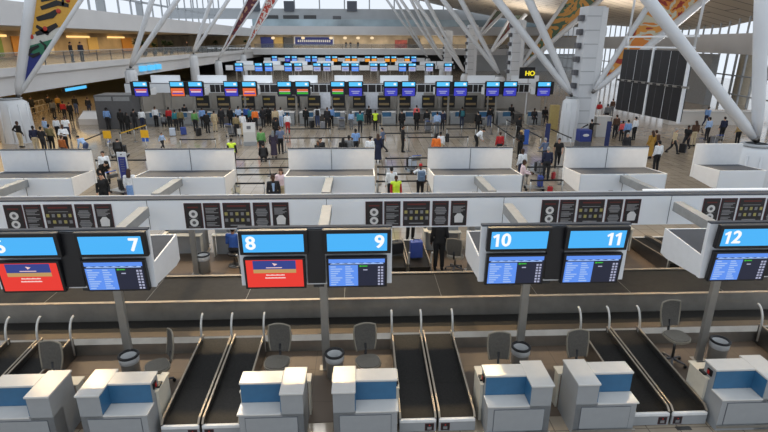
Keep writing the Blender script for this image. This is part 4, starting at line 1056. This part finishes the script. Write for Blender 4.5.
PEOPLE = [
 # left hall
 (16.4, 121, 160, 'hips', 'black', 'beige', 'person in black top and beige trousers with hand on hip beside the white pedestal'),
 (32, 125.5, 200, 'stand', 'navy', 'beige', 'person in navy jacket and beige trousers right of the white pedestal'),
 (40, 126.5, 170, 'fold', 'dark', 'dark', 'person in dark clothes between the navy jacket and the tan shirt, far left'),
 (48, 124, 180, 'stand', 'olive', 'black', 'person in olive shirt and black trousers seen from behind at the left'),
 (43.5, 117, 150, 'stand', 'pale blue', 'grey', 'person in pale blue shirt behind the olive shirt at the left'),
 (55, 117, 190, 'stand', 'white', 'black', 'slim person in white top and black trousers behind the olive shirt', dict(h=1.55)),
 (64, 116, 200, 'walk', 'white', 'dark jeans', 'person in white T-shirt and dark jeans walking at the left', dict(sleeve='short')),
 (61.5, 124.5, 20, 'fold', 'white', 'black', 'person in white top and black vest just below the white T-shirt walker'),
 (61, 135, 160, 'stand', 'rust', 'dark', 'person in rust jacket behind the leftmost rear sign housing'),
 (77.5, 135.5, 250, 'bend', 'pale blue', 'jeans', 'person in pale blue shirt bending over at the left'),
 (30, 96, 180, 'stand', 'dark', 'black', 'person in dark clothes under the left gallery beside the pedestal'),
 (51.5, 99.5, 180, 'stand', 'grey', 'dark', 'person in grey top under the left gallery'),
 (56.7, 95.5, 180, 'stand', 'mustard', 'dark', 'person in mustard shirt under the left gallery'),
 (62, 101, 180, 'stand', 'red', 'dark', 'person in red shirt under the left gallery'),
 (47, 95, 170, 'stand', 'black', 'black', 'person in black left of the mustard shirt under the gallery'),
 (73.7, 95.5, 180, 'stand', 'black', 'jeans', 'person in black top and jeans under the blue lit strip sign'),
 (68.5, 102, 180, 'stand', 'black', 'black', 'person in black right of the red shirt under the gallery'),
 (87, 97, 190, 'stand', 'dark', 'dark jeans', 'person in dark clothes left of the white sloping counter'),
 (97, 97.5, 180, 'stand', 'grey', 'grey', 'person in grey behind the white sloping counter'),
 # left centre
 (105.5, 107.3, 185, 'stand', 'light blue', 'dark', 'person in light blue shirt at the white sloping counter'),
 (119.5, 108.5, 180, 'stand', 'black', 'black', 'person in black at the left front of the grey booth'),
 (125.7, 112, 175, 'stand', 'black', 'black', 'long haired person in black in front of the grey booth', dict(style='long_hair')),
 (133, 108.6, 180, 'fold', 'dark', 'dark', 'person in dark clothes at the right end of the grey booth'),
 (140.5, 108.5, 200, 'stand', 'white', 'dark jeans', 'person in white top right of the grey booth'),
 (154.3, 106.3, 185, 'stand', 'white', 'black', 'person in white shirt and black trousers at the first far desk'),
 (168, 107, 180, 'stand', 'red', 'dark', 'person in red shirt queueing at the far desks, left'),
 (163.5, 114, 180, 'crouch', 'grey', 'dark', 'person in grey crouching between the white and the red shirts'),
 (174.3, 109.5, 180, 'stand', 'teal', 'dark', 'person in teal top right of the red shirt'),
 (179.5, 108.5, 180, 'stand', 'olive', 'dark', 'person in olive top right of the teal top'),
 (184, 104, 180, 'stand', 'dark', 'dark', 'person in dark clothes behind the olive top'),
 (161.3, 132.5, 60, 'walk', 'pale blue', 'dark', 'child in pale blue shirt walking above the second rear sign housing', dict(h=1.2)),
 (116.7, 138.6, 200, 'bend', 'black', 'black', 'person in black bending over luggage below the yellow queue sign'),
 (102, 151, 20, 'stand', 'white', 'black', 'person in white shirt and dark waistcoat left of the blue stand'),
 (105.5, 160.5, 60, 'bend', 'black', 'black', 'person in black T-shirt leaning over beside the blue sign stand', dict(sleeve='short')),
 (100, 173, 15, 'stand', 'black', 'black', 'person in black by the edge of the leftmost rear sign housing'),
 (128, 168.5, 190, 'stand', 'white', 'light blue', 'long haired person in white top and blue skirt beside the blue stand', dict(style='long_hair', bottom='skirt')),
 # centre left
 (193.8, 110, 180, 'stand', 'green', 'dark', 'person in green shirt at the far desks with dark suitcase'),
 (201.4, 106.8, 180, 'stand', 'light blue', 'dark', 'person in light blue shirt right of the green shirt'),
 (206, 111, 170, 'stand', 'black', 'black', 'person in black beside the beige outfit'),
 (213.5, 110.5, 180, 'stand', 'beige', 'beige', 'person all in beige in the queue at the far desks'),
 (220.5, 106.5, 180, 'stand', 'dark', 'dark', 'person in dark clothes right of the beige outfit'),
 (229.4, 106.5, 180, 'stand', 'black', 'black', 'person in black in the middle of the left far queue'),
 (237.9, 106, 180, 'stand', 'pale blue', 'dark', 'person in pale blue shirt right of the black figure in the queue'),
 (235.5, 114, 180, 'stand', 'khaki', 'dark', 'person with khaki top behind the small white floor sign'),
 (242, 112.5, 170, 'stand', 'white', 'beige', 'person in white shirt and beige trousers left of the white kiosk'),
 (246, 105.5, 180, 'stand', 'blue', 'dark', 'person in blue shirt behind the white kiosk'),
 (250.5, 107, 180, 'stand', 'teal', 'dark', 'person in teal shirt behind the white kiosk'),
 (254.5, 108, 180, 'stand', 'orange', 'dark', 'person in orange and white top behind the white kiosk'),
 (262.3, 106.5, 180, 'stand', 'dark', 'dark', 'person in dark clothes right of the orange top'),
 (268, 106, 180, 'stand', 'black', 'black', 'person in black queueing right of the orange top'),
 (274.8, 107.5, 180, 'stand', 'beige', 'dark', 'person in beige top left of the white blouse in the queue'),
 (260.5, 128, 175, 'stand', 'green', 'dark', 'person in bright green shirt in front of the queue'),
 (262.7, 143, 190, 'crouch', 'black', 'black', 'person in black crouching beside the long dark dress'),
 (272.7, 130.5, 180, 'stand', 'purple', 'purple', 'person in long dark purple dress with pale headscarf', dict(bottom='skirt', hair='grey', style='long_hair')),
 (279.5, 126, 190, 'stand', 'grey blue', 'black', 'person in grey blue shirt and black trousers beside the purple dress', dict(sleeve='short')),
 (231, 138, 180, 'stand', 'black', 'black', 'person in bright yellow safety vest above the second rear sign housing', dict(vest=1)),
 (272.5, 174.4, 10, 'stand', 'dark', 'dark', 'person in dark suit and pale shirt between two rear sign housings', dict(sk=2, h=1.8)),
 (280.5, 168.3, 0, 'stand', 'pink', 'beige', 'person in pale pink top behind the dark suit', dict(style='long_hair', hair='hair_brown')),
 (280.5, 107, 170, 'reach', 'white', 'pale blue', 'person in white blouse at the far desks left of the red trousers'),
 (287, 112.5, 180, 'stand', 'white', 'red', 'person in white top and red trousers in the far queue'),
 (275.5, 117, 180, 'stand', 'black', 'black', 'person in black left of the red trousers'),
 (305.6, 106.8, 180, 'stand', 'black', 'black', 'person in broad black jacket at the far desks, centre left'),
 (317, 105.8, 185, 'stand', 'white', 'jeans', 'person in white shirt and jeans with dark backpack at the far desks'),
 (327, 107, 180, 'stand', 'dark', 'dark', 'person in dark clothes left of the light blue shirt and trolley'),
 (331, 106, 180, 'stand', 'light blue', 'black', 'person in light blue shirt and black trousers by dark luggage, centre'),
 (351, 111, 175, 'stand', 'pale blue', 'grey', 'short person in pale blue top at the far desks, centre', dict(h=1.5)),
 (360, 110.5, 180, 'stand', 'teal', 'dark', 'person in teal top at the far desks, centre'),
 (368.8, 105.5, 180, 'stand', 'black', 'black', 'tall person in black left of the yellow safety vest'),
 (375.3, 110, 180, 'stand', 'dark', 'black', 'person in yellow safety vest at the far desks, centre', dict(vest=1)),
 (320.5, 137.5, 20, 'stand', 'dark', 'dark', 'person in dark jacket above the third rear sign housing'),
 (317.8, 140.5, 340, 'stand', 'black', 'black', 'person in black shirt leaning near the dark jacket, third rear housing', dict(h=1.62)),
 (343, 137.5, 180, 'stand', 'black', 'black', 'long haired person in black above the third rear sign housing', dict(style='long_hair')),
 (348.8, 135, 180, 'stand', 'grey', 'dark', 'person in grey top left of the blue backpack'),
 (355.5, 128.5, 190, 'stand', 'light blue', 'dark', 'person in light blue top behind the third rear sign housing', dict(sleeve='short')),
 (370, 136, 180, 'stand', 'white', 'dark', 'person in white shirt above the right end of the third rear housing'),
 # centre right
 (378, 133.5, 180, 'stand', 'navy', 'navy', 'long haired person in long navy dress', dict(bottom='skirt', style='long_hair', hair='hair_brown')),
 (382, 127.5, 250, 'walk', 'grey blue', 'dark', 'person in grey blue shirt striding behind the navy dress', dict(sleeve='short')),
 (402, 109.5, 180, 'stand', 'black', 'black', 'person in black facing the far desks above the black suit'),
 (403.3, 124.8, 95, 'stand', 'black', 'black', 'person in black suit standing alone in the middle of the hall'),
 (416.7, 105, 180, 'stand', 'coral', 'dark', 'person in coral red top at the far desks'),
 (417, 108.8, 180, 'stand', 'black', 'black', 'person in black in front of the coral red top'),
 (427, 109, 180, 'stand', 'black', 'grey', 'person in black top right of the coral red top'),
 (443, 110, 180, 'stand', 'navy', 'dark', 'person in navy top at the far desks, right of centre'),
 (437.5, 111.5, 180, 'stand', 'pale blue', 'grey', 'person in pale blue left of the navy top'),
 (436.5, 133.5, 180, 'stand', 'orange', 'dark', 'person in orange top above the fourth rear sign housing', dict(hair='hair_black')),
 (440.8, 131.5, 180, 'stand', 'white', 'beige', 'person in white top right of the orange top'),
 (391.5, 166.3, 190, 'stand', 'white', 'black', 'person in white shirt and black trousers between third and fourth housings'),
 (396.3, 175.5, 10, 'stand', 'red', 'dark', 'person in yellow safety vest over red, beside the white shirt', dict(vest=1, sk=2, h=1.6)),
 (420.8, 163.4, 185, 'phone', 'white', 'black', 'person in red cap and white T-shirt with hand at head', dict(style='cap', hair='red', sleeve='short')),
 (462.5, 106.6, 180, 'stand', 'dark', 'dark jeans', 'person in dark top with teal bag at the far desks, right'),
 (490.3, 106.6, 180, 'stand', 'black', 'jeans', 'person in black top and jeans at the far desks, right'),
 (478.5, 111, 180, 'stand', 'black', 'black', 'person in black between the teal bag and the black top with jeans'),
 (484, 128.5, 95, 'bend', 'white', 'black', 'person in white shirt bending forward above the fourth rear housing', dict(h=1.7)),
 (500.5, 131.8, 180, 'stand', 'red', 'dark', 'person in red shirt above the fourth rear sign housing'),
 (520, 115.5, 120, 'stand', 'black', 'black', 'person in black in front of the right far desks'),
 (521.5, 130, 300, 'fold', 'black', 'black', 'fair haired person in black top right of the red shirt', dict(style='long_hair', hair='hair_blond')),
 (523, 148.5, 200, 'stand', 'white', 'navy', 'person in white shirt below the fair haired person', dict(hair='hair_brown')),
 (525, 159.5, 80, 'reach', 'pink', 'grey', 'person in pale pink shirt pushing a trolley beside the fourth rear housing'),
 (545.6, 137.5, 200, 'reach', 'grey blue', 'dark', 'person in grey blue shirt with luggage trolley left of the dark jacket', dict(hair='hair_grey')),
 (548.8, 146.5, 170, 'stand', 'navy', 'dark', 'grey haired person in dark navy jacket between the right rear housings', dict(hair='hair_grey')),
 (559.8, 138, 340, 'walk', 'black', 'black', 'person in black T-shirt and trousers walking with a red bag', dict(sleeve='short')),
 # right
 (592.3, 119, 185, 'arms_out', 'black', 'black', 'person in black with arms spread beside the blue wrapping machine'),
 (591.5, 103.5, 180, 'stand', 'navy', 'navy', 'person in navy behind the one with arms spread'),
 (600.3, 101.5, 0, 'fold', 'red', 'white', 'person in red and white top behind the tall white podium'),
 (608.3, 103.8, 180, 'stand', 'grey', 'dark', 'person in grey right of the white podium'),
 (613.5, 98.5, 180, 'stand', 'brown', 'grey', 'person in brown top right of the white podium, farther back'),
 (617.5, 114.5, 180, 'stand', 'brown', 'dark', 'person in brown jacket under the departure boards'),
 (623.5, 120.5, 180, 'stand', 'coral', 'dark', 'person in coral top under the departure boards', dict(h=1.5)),
 (629, 119.5, 180, 'stand', 'light blue', 'dark', 'person in light blue jacket under the departure boards'),
 (636.5, 116.5, 200, 'stand', 'white', 'black', 'person in white top under the right end of the departure boards'),
 (628.5, 132.5, 0, 'stand', 'dark', 'dark', 'grey haired person in dark jacket behind the fifth rear housing', dict(hair='hair_grey')),
 (653.3, 130.5, 190, 'stand', 'mustard', 'mustard', 'person in long mustard coat right of the departure boards', dict(bottom='skirt', style='long_hair')),
 (657, 129.8, 170, 'stand', 'brown', 'black', 'person in brown beside the mustard coat'),
 (660, 140.3, 190, 'stand', 'white', 'black', 'person in white shirt and black trousers near the fifth rear housing'),
 (677.3, 128.2, 80, 'walk', 'beige', 'dark', 'person in beige shirt walking right of the mustard coat', dict(hair='hair_grey')),
 (689.3, 125.3, 300, 'walk', 'black', 'dark', 'person in black shirt striding near the sixth rear housing', dict(sleeve='short')),
 (697, 120.5, 180, 'stand', 'brown', 'beige', 'brown haired person in brown top and beige trousers', dict(style='long_hair', hair='hair_brown')),
 (709.5, 106.5, 120, 'walk', 'light blue', 'navy', 'person in light blue shirt climbing past the pale counter'),
 (710.5, 117, 190, 'stand', 'pale blue', 'dark', 'person in pale blue shirt above the sixth rear sign housing'),
 (725.5, 116.5, 180, 'stand', 'navy', 'black', 'person in navy jacket right of the pale blue shirt'),
 (741.5, 121, 180, 'stand', 'tan', 'black', 'person in tan top and black trousers below the big white strut'),
]
random.seed(11)
for e in PEOPLE:
    SUIT = 'dark suit and pale shirt' in e[6]
    kw = e[7] if len(e) > 7 else {}
    kw = dict(kw)
    kw.setdefault('sk', random.choice([0, 0, 1, 2, 3])); kw.setdefault('hair', random.choice([B_, B_, N_])); kw.setdefault('h', random.uniform(1.66, 1.8))
    o = person(*e[:7], **kw)
    if SUIT: MB().add([(-.055, -.125, 1.42), (.055, -.125, 1.42), (.03, -.150, 1.10), (-.03, -.150, 1.10)], [(0, 1, 2, 3)]).build('shirt_front', cmat('pale blue'), o)
# gallery visitors and staff behind the far desks
for px, X, lab, top, bot, fc in ((70, -27.2, 'person in dark jacket standing on the left gallery', 'dark', 'dark', 90), (80, -27.0, 'person in navy coat beside the dark jacket on the gallery', 'navy', 'dark', 60), (187, -29.5, 'person in black on the left gallery farther back', 'black', 'black', 90), (198, -29.5, 'person in dark clothes on the left gallery, farthest back', 'dark', 'black', 80)):
    d = _fw*CF + _R*(px-384) - _U*(45-216); Y_ = d.y*X/d.x
    person(0, 0, fc, 'stand', top, bot, lab, loc=(X, Y_, 5.02), h=1.8)
for px, lab, top in ((377, 'seated', 'black'), (381.5, 'second', 'dark'), (393.5, 'third', 'navy')):
    pass
for i, px in enumerate((346, 350.5, 358)):
    p = at(px, 48, Y=BY+4); person(0, 0, 0, 'stand', 'black', 'dark', 'distant person in black on the rear gallery, %s from left' % ORD[i], loc=(p.x, BY+5, 5.22), h=1.7)
for px, py, top, lab in ((512, 103, 'black', 'staff member in black seated behind the desk left of the last far desk'), (535, 107, 'dark', 'staff member in dark top seated behind the last far desk'), (545.8, 105.5, 'black', 'staff member in black seated right of the last far desk')):
    o = person(px, py+1, 0, 'sit', top, 'dark', lab, sk=2, z0=.45)
    t = thing('stool', 'high dark stool under the '+lab.replace('staff member in ', 'staff in ').replace('left of the last far desk', 'second last'), 'stool', (o.location.x, o.location.y+.02, 0), 0, 'staff stools')
    MB().lathe([(0, .80), (.18, .80), (.19, .84), (.18, .855), (0, .855)], 18).build('seat', dark, t); MB().lathe([(.03, .03), (.03, .80)], 10).build('column', steel_dark, t); MB().lathe([(0, 0), (.22, 0), (.2, .03), (0, .04)], 18).build('foot', steel_dark, t)
# staff and passengers on the far side of the front island
person(0, 0, 20, 'stand', 'black', 'black', 'person in black beyond the far belts left of the counter ten sign', loc=(1.75, 17.75, 0), h=1.8, sk=1)
person(0, 0, 175, 'stand', 'black', 'black', 'staff member in black beside the far belts left of counter ten', loc=(2.42, 15.1, .012), h=1.8, sk=2)
person(0, 0, 175, 'sit', 'blue', 'dark', 'staff member in blue sleeves seated beyond the counter eight sign', loc=(-4.2, 15.72, .10), h=1.7, sk=1)
person(0, 0, 180, 'sit', 'red', 'dark', 'staff member in red top seated on the far side between counters eight and nine', loc=(-.05, 15.9, .10), h=1.7, sk=2)
for x, y, lab in ((-4.2, 15.66, 'blue sleeved staff member'), (-.05, 15.8, 'red topped staff member')):
    t = thing('stool', 'low dark stool under the '+lab, 'stool', (x, y, .012), 0, 'staff stools')
    MB().lathe([(0, .40), (.2, .40), (.21, .44), (.2, .47), (0, .47)], 18).build('seat', dark, t); MB().lathe([(.03, .03), (.03, .40)], 10).build('column', steel_dark, t); MB().lathe([(0, 0), (.22, 0), (.2, .03), (0, .04)], 18).build('foot', steel_dark, t)

# ------------------------------------------------------------------ luggage
def suitcase(label, loc, rz, m, w=.42, d=.25, h=.62, lay=False):
    t = thing('suitcase', label, 'suitcase', loc, rz, None)
    if lay:
        t.rotation_euler = (PI/2, 0, rz)
    MB().box(-w/2, w/2, -d/2, d/2, .04, h, .035).build('shell', m, t)
    MB().tube([(-.09, 0, h), (-.09, 0, h+.05), (.09, 0, h+.05), (.09, 0, h)], .012).build('handle', black, t)
    for q in (-1, 1): MB().tube([(q*w*.36-.015, 0, .03), (q*w*.36+.015, 0, .03)], .03).build('wheel', black, t)
    MB().box(-w/2-.004, w/2+.004, -.012, .012, .05, h-.01).build('zip_band', case_grey, t)
    return t
def trolley(label, loc, rz):
    t = thing('luggage_trolley', label, 'luggage trolley', loc, R(rz), 'luggage trolleys')
    f = MB()
    for q in (-1, 1):
        f.tube([(q*.24, -.5, .16), (q*.28, .42, .16), (q*.28, .52, .55), (q*.28, .56, 1.0)], .018)
    f.build('frame', post_metal, t)
    MB().tube([(-.28, .56, 1.0), (.28, .56, 1.0)], .022).build('handle', bright_blue, t)
    MB().box(-.25, .25, -.48, .42, .17, .19).build('deck', post_metal, t)
    MB().box(-.24, .24, .36, .55, .72, .88).build('basket', steel_dark, t)
    for x, y in ((-.2, -.4), (.2, -.4), (-.26, .42), (.26, .42)): MB().tube([(x-.02, y, .07), (x+.02, y, .07)], .07, 14).build('wheel', black, t)
    return t
def on_trolley(px, py, rz, lab, cases):
    p = at(px, py, z=0); t = trolley('luggage trolley '+lab, (p.x, p.y, 0), rz)
    zz = .19
    M = Matrix.Rotation(R(rz), 3, 'Z')
    for k, (m_, nm) in enumerate(cases):
        o = M @ V((0, -.25, 0)) if k == 0 else M @ V((0, .05, 0))
        suitcase('%s suitcase on the trolley %s' % (nm, lab), (p.x+o.x, p.y+o.y, zz), R(rz), m_, .44, .24, .55 if k == 0 else .62)
c_black = mat('case_black', S(25, 25, 28), .6); c_blue = mat('case_blue', S(50, 70, 140), .5); c_red = mat('case_red', S(170, 40, 45), .5); c_grey = mat('case_mid_grey', S(120, 122, 128), .5); c_wh = mat('case_pale', S(190, 200, 215), .5)
on_trolley(412, 171, 200, 'left of the fourth rear housing', [(c_black, 'black'), (c_wh, 'pale')])
on_trolley(540, 176, 190, 'in front of the grey blue shirt', [(c_black, 'black'), (c_grey, 'grey')])
on_trolley(534, 190, 80, 'pushed by the pale pink shirt', [(c_blue, 'blue')])
on_trolley(342, 129, 180, 'right of the light blue shirt, far queue', [(c_black, 'black'), (c_grey, 'grey')])
on_trolley(428, 132.5, 180, 'in front of the black top, far queue', [(c_blue, 'blue'), (c_grey, 'grey')])
on_trolley(480, 127.5, 180, 'beside the person in black, right far queue', [(c_black, 'black')])
on_trolley(232, 136, 170, 'beside the khaki top', [(c_black, 'black'), (c_grey, 'grey')])
on_trolley(121, 157, 100, 'below the yellow queue sign', [(c_black, 'black'), (c_grey, 'grey')])
on_trolley(121.5, 193, 60, 'beside the person leaning over, left', [(c_black, 'black')])
on_trolley(618, 133, 180, 'under the departure boards', [(c_black, 'black'), (c_grey, 'grey')])
on_trolley(712, 148, 180, 'above the sixth rear housing', [(c_black, 'black'), (c_grey, 'grey')])
for px, py, m_, lab in ((199, 136, c_black, 'black suitcase beside the green shirt'), (184, 135, c_blue, 'blue suitcase left of the green shirt'), (312, 128, c_black, 'black suitcase right of the broad black jacket'), (323, 129, c_grey, 'grey suitcase right of the white shirt and jeans'), (549.5, 194, c_red, 'small red case standing right of the pale pink shirt'),
                        (553, 179, c_red, 'red bag beside the person walking in black'), (682, 153, c_black, 'black suitcase right of the beige walker'), (173, 136, c_wh, 'pale case below the teal top'), (447, 142, c_black, 'black bag above the right end of the fourth housing')):
    p = at(px, py, z=0); q_ = suitcase(lab, (p.x, p.y, 0), random.uniform(0, 3), m_); q_.scale = (.6,)*3 if 'red' in lab else (1, 1, 1)
suitcase('blue suitcase standing on the far belt left of counter ten', (1.70, 15.25, .37), .1, c_blue, .40, .26, .60)
suitcase('black bag lying on the far belt left of counter ten', (1.05, 15.6, .36), .3, c_black, .5, .3, .45)
def backpack(label, who, m_, dx=0.):
    o = [q for q in COL.objects if who in q.get('label', '')][0]; f = o.rotation_euler.z; k = o.scale.x
    d = Matrix.Rotation(f, 3, 'Z') @ V((dx, .215*k, 0)); t = thing('backpack', label, 'backpack', (o.location.x+d.x, o.location.y+d.y, 1.22*k), f)
    MB().box(-.16, .16, -.1, .1, -.24, .22, .05).build('bag', m_, t); MB().box(-.11, .11, .08, .14, -.2, .02, .03).build('pocket', m_, t)
    for q in (-1, 1): MB().tube([(q*.1, -.08, .2), (q*.11, -.20, .22), (q*.12, -.34, .12), (q*.12, -.33, -.06)], .015).build('strap', black, t)
backpack('blue grey backpack on the person in the red cap', 'person in red cap', mat('pack_blue_grey', S(95, 115, 140), .7))
backpack('dark backpack on the person in white shirt and jeans', 'white shirt and jeans with dark', c_black)
backpack('teal bag on the person in dark top at the far desks', 'dark top with teal bag', mat('bag_teal', S(40, 105, 115), .7))

# ------------------------------------------------------------------ queue barriers
pp = thing('queue_post', 'x', 'queue post', (0, 0, -50), 0, 'queue barrier posts')
MB().lathe([(0, 0), (.17, 0), (.17, .02), (.05, .05), (0, .05)], 18).build('foot', steel_dark, pp)
MB().tube([(0, 0, .04), (0, 0, .98)], .032, 12).build('pole', post_metal, pp)
MB().lathe([(0, .90), (.04, .90), (.042, 1.0), (0, 1.01)], 14).build('head', black, pp)
unit_black = MB().box(0, 1, -.006, .006, .90, .975).mesh('queue_belt', strap_black); unit_yellow = MB().box(0, 1, -.006, .006, .90, .975).mesh('queue_belt', strap_yellow)
def barrier(a, b, place, yel=False, step=2.4, z=.94):
    a, b = at(*a, z=z), at(*b, z=z); d = b-a; d.z = 0; L = d.length; n = max(1, round(L/step)); ang = math.atan2(d.y, d.x)
    for k in range(n+1):
        q = a+d*(k/n)
        nm = ORD[k] if k < 12 else 'last'
        o = dup(pp, (q.x, q.y, 0), ang, '%s post of the %s' % (nm, place), 'queue barrier posts')
        if k < n:
            bo_ = bpy.data.objects.new('queue_belt', unit_yellow if yel else unit_black); COL.objects.link(bo_); bo_.parent = o; bo_.scale = (L/n, 1, 1)
for a, b, pl in (((232, 159.6), (306, 158.6), 'queue barrier left of the third rear housing, farthest line'), ((235, 168.2), (300, 167.2), 'queue barrier left of the third rear housing, second line'), ((234, 174.8), (276, 174.2), 'queue barrier left of the third rear housing, third line'), ((233, 183.5), (264, 183.2), 'queue barrier left of the third rear housing, nearest line'),
                 ((386, 158.4), (432, 157.8), 'queue barrier left of the fourth rear housing, farthest line'), ((378, 167), (430, 166.4), 'queue barrier left of the fourth rear housing, second line'), ((378, 174.4), (428, 173.8), 'queue barrier left of the fourth rear housing, third line'), ((377, 181.5), (431, 180.8), 'queue barrier left of the fourth rear housing, nearest line'),
                 ((285, 138.2), (372, 137.4), 'queue barrier above the third rear housing'), ((287, 129), (330, 128.6), 'queue barrier in front of the white shirt and jeans'), ((380, 125.6), (462, 124.8), 'queue barrier in front of the central far desks'), ((383, 133.4), (432, 132.8), 'second queue barrier before the central far desks'), ((409, 137.6), (468, 137), 'queue barrier above the fourth rear housing'),
                 ((447, 129), (476, 128.6), 'short queue barrier before the right far desks'), ((528, 167.2), (563, 166.8), 'queue barrier right of the fourth rear housing, far line'), ((531, 180.6), (563, 180), 'queue barrier right of the fourth rear housing, near line'), ((492, 122.5), (514, 138), 'slanting queue barrier before the right far desks'),
                 ((507, 120), (541, 137.5), 'long slanting queue barrier before the last far desk'), ((546, 127), (571, 138), 'slanting queue barrier left of the big white tower'), ((180, 139.6), (215, 139.2), 'queue barrier below the green shirt and beige outfit'), ((84, 140.5), (104, 132.5), 'slanting black queue barrier at the left'), ((96, 160.5), (146, 160), 'queue barrier behind the blue sign stand')):
    barrier(a, b, pl)
barrier((120, 133.5), (146, 125), 'yellow queue barrier in front of the grey booth', True)
for o in list(pp.children_recursive)+[pp]: bpy.data.objects.remove(o)

# ------------------------------------------------------------------ signs and kiosks in the hall
def post_sign(label, px, py, m_, blue=False):
    p = at(px, py, z=1.35); t = thing('queue_sign', label, 'sign', (p.x, p.y, 0), 0, 'yellow queue signs')
    MB().lathe([(0, 0), (.17, 0), (.05, .05), (0, .05)], 16).build('foot', steel_dark, t); MB().tube([(0, 0, .04), (0, 0, 1.1)], .03).build('pole', post_metal, t)
    MB().box(-.24, .24, -.02, .02, 1.1, 1.58).build('sign_board', m_, t)
    if blue: MB().box(-.2, .2, -.02, .02, .86, 1.09).build('blue_card', bright_blue, t)
post_sign('yellow queue sign left of the yellow barrier', 107, 134.5, sign_yellow)
post_sign('yellow queue sign with a blue card above the second rear housing', 144.5, 133.8, sign_yellow, True)
p = at(126, 183, z=0); t = thing('sign_stand', 'white framed blue information stand beside the person leaning over', 'sign', (p.x, p.y, 0), R(-4))
MB().box(-.3, .3, -.18, .18, 0, .04).build('foot', steel_dark, t); MB().box(-.24, .24, -.03, .03, .04, 1.62, .01).build('frame', frame_white, t); MB().box(-.19, .19, -.04, -.03, .15, 1.38).build('blue_panel', mat('stand_blue', S(45, 55, 130), .5), t)
MB().ball((0, -.035, 1.5), (.05, .012, .035), 10, 6).build('round_mark', case_grey, t)
for k in range(6): MB().box(-.11+.01*(k % 2), .11-.02*(k % 3), -.045, -.04, 1.22-.12*k, 1.25-.12*k).build('print_line', print_grey, t)
p = at(250.5, 145, z=0); t = thing('check_in_kiosk', 'white self-service kiosk with sloping screen in front of the far queue', 'kiosk', (p.x, p.y, 0), R(8))
MB().prism([(-.25, 0), (-.25, .95), (-.05, 1.55), (.25, 1.55), (.25, 0)], -.42, .42).build('body', desk_white, t)
MB().box(-.46, .46, -.3, .3, 0, .28).build('plinth', desk_grey, t)
MB().plate([(-.16, -.20, 1.16), (.12, -.20, 1.16), (.12, -.13, 1.36), (-.16, -.13, 1.36)], (0, -.95, .3), .01).build('screen', case_grey, t)
p = at(240.4, 145, z=0); t = thing('floor_sign', 'small white floor sign left of the white kiosk', 'sign', (p.x, p.y, 0))
MB().lathe([(0, 0), (.15, 0), (.04, .04), (0, .04)], 14).build('foot', steel_dark, t); MB().tube([(0, 0, .03), (0, 0, .8)], .02).build('pole', post_metal, t); MB().box(-.13, .13, -.012, .012, .75, 1.15).build('sign_board', desk_white, t)
for px, py, w, h, m_, lab in ((545.5, 148, .30, 1.9, navy, 'navy banner stand left of the person walking in black'), (605.5, 147, .30, 2.0, navy, 'navy banner stand right of the person with arms spread'), (525.6, 141, .34, 1.1, bright_blue, 'bright blue banner stand right of the fair haired person'), (584, 120.5, .12, 1.2, navy, 'slim navy post behind the blue wrapping machine')):
    p = at(px, py+4, z=0); t = thing('banner_stand', lab, 'banner', (p.x, p.y, 0), 0, 'blue banner stands')
    MB().box(-w*.8, w*.8, -.15, .15, 0, .05).build('foot', steel_dark, t); MB().box(-w/2, w/2, -.04, .04, .05, h, .01).build('panel', m_, t)
p = at(582, 148, z=0); t = thing('wrapping_machine', 'blue baggage wrapping machine left of the person with arms spread', 'machine', (p.x, p.y, 0), 0)
MB().box(-.42, .42, -.4, .4, 0, .5, .02).build('base', case_grey, t); MB().box(-.4, .4, -.38, .38, .5, 1.3, .03).build('blue_cabinet', mat('wrap_blue', S(40, 55, 125), .5), t); MB().ball((0, -.385, .95), (.22, .01, .1), 12, 6).build('oval_mark', print_white, t)
MB().tube([(.36, .2, 1.3), (.36, .2, 1.75)], .03).build('mast', post_metal, t)
p = at(600, 136, z=0); t = thing('white_podium', 'tall white podium behind the person with arms spread', 'podium', (p.x, p.y, 0))
MB().prism([(-.4, 0), (-.3, 1.5), (.4, 1.5), (.4, 0)], -.55, .55).build('body', desk_white, t); MB().box(-.6, .6, -.36, .45, 1.5, 1.56).build('top', frame_white, t)
p = at(552.5, 129, z=0); tag(MB().box(-.35, .35, -.2, .2, 0, 2.0, .02).build('pillar', mat('pillar_yellow', (.46, .36, .14), .5), None, (p.x, p.y, 0)), 'short yellow ochre pillar right of the last far desk', 'pillar')
p = at(529.5, 73, Y=47.6); t = thing('direction_sign', 'black sign with yellow letters above the last far desk', 'sign', tuple(p))
MB().box(-.9, .5, 0, .15, -.5, .5).build('board', black, t)
text('HO', .58, mat('lit_yellow', (.9, .75, .02), emit=1.0), t, (.05, -.01, -.05), name='lettering', bold=.03)
MB().box(-.05, .05, .15, .25, -p.z, .5).build('post', frame_white, t)
p = at(706, 124, z=0); t = thing('long_counter', 'long pale counter at the right in front of the dark recess', 'counter', (p.x, p.y, 0), R(-4))
MB().box(-3.6, 3.8, -.5, .5, 0, 1.15).build('body', desk_white, t); MB().box(-3.7, 3.9, -.6, .55, 1.15, 1.22).build('worktop', frame_white, t)
for i, (x, y) in enumerate(((650, 405), (590, 425))):
    pass
fbx = at(683.5, 428.5, z=0)
tag(MB().box(-.14, .14, -.045, .045, 0, .012).build('floor_outlet', steel_dark, None, (fbx.x, fbx.y, 0)), 'dark slotted floor outlet at the foot of the right belts', 'outlet')
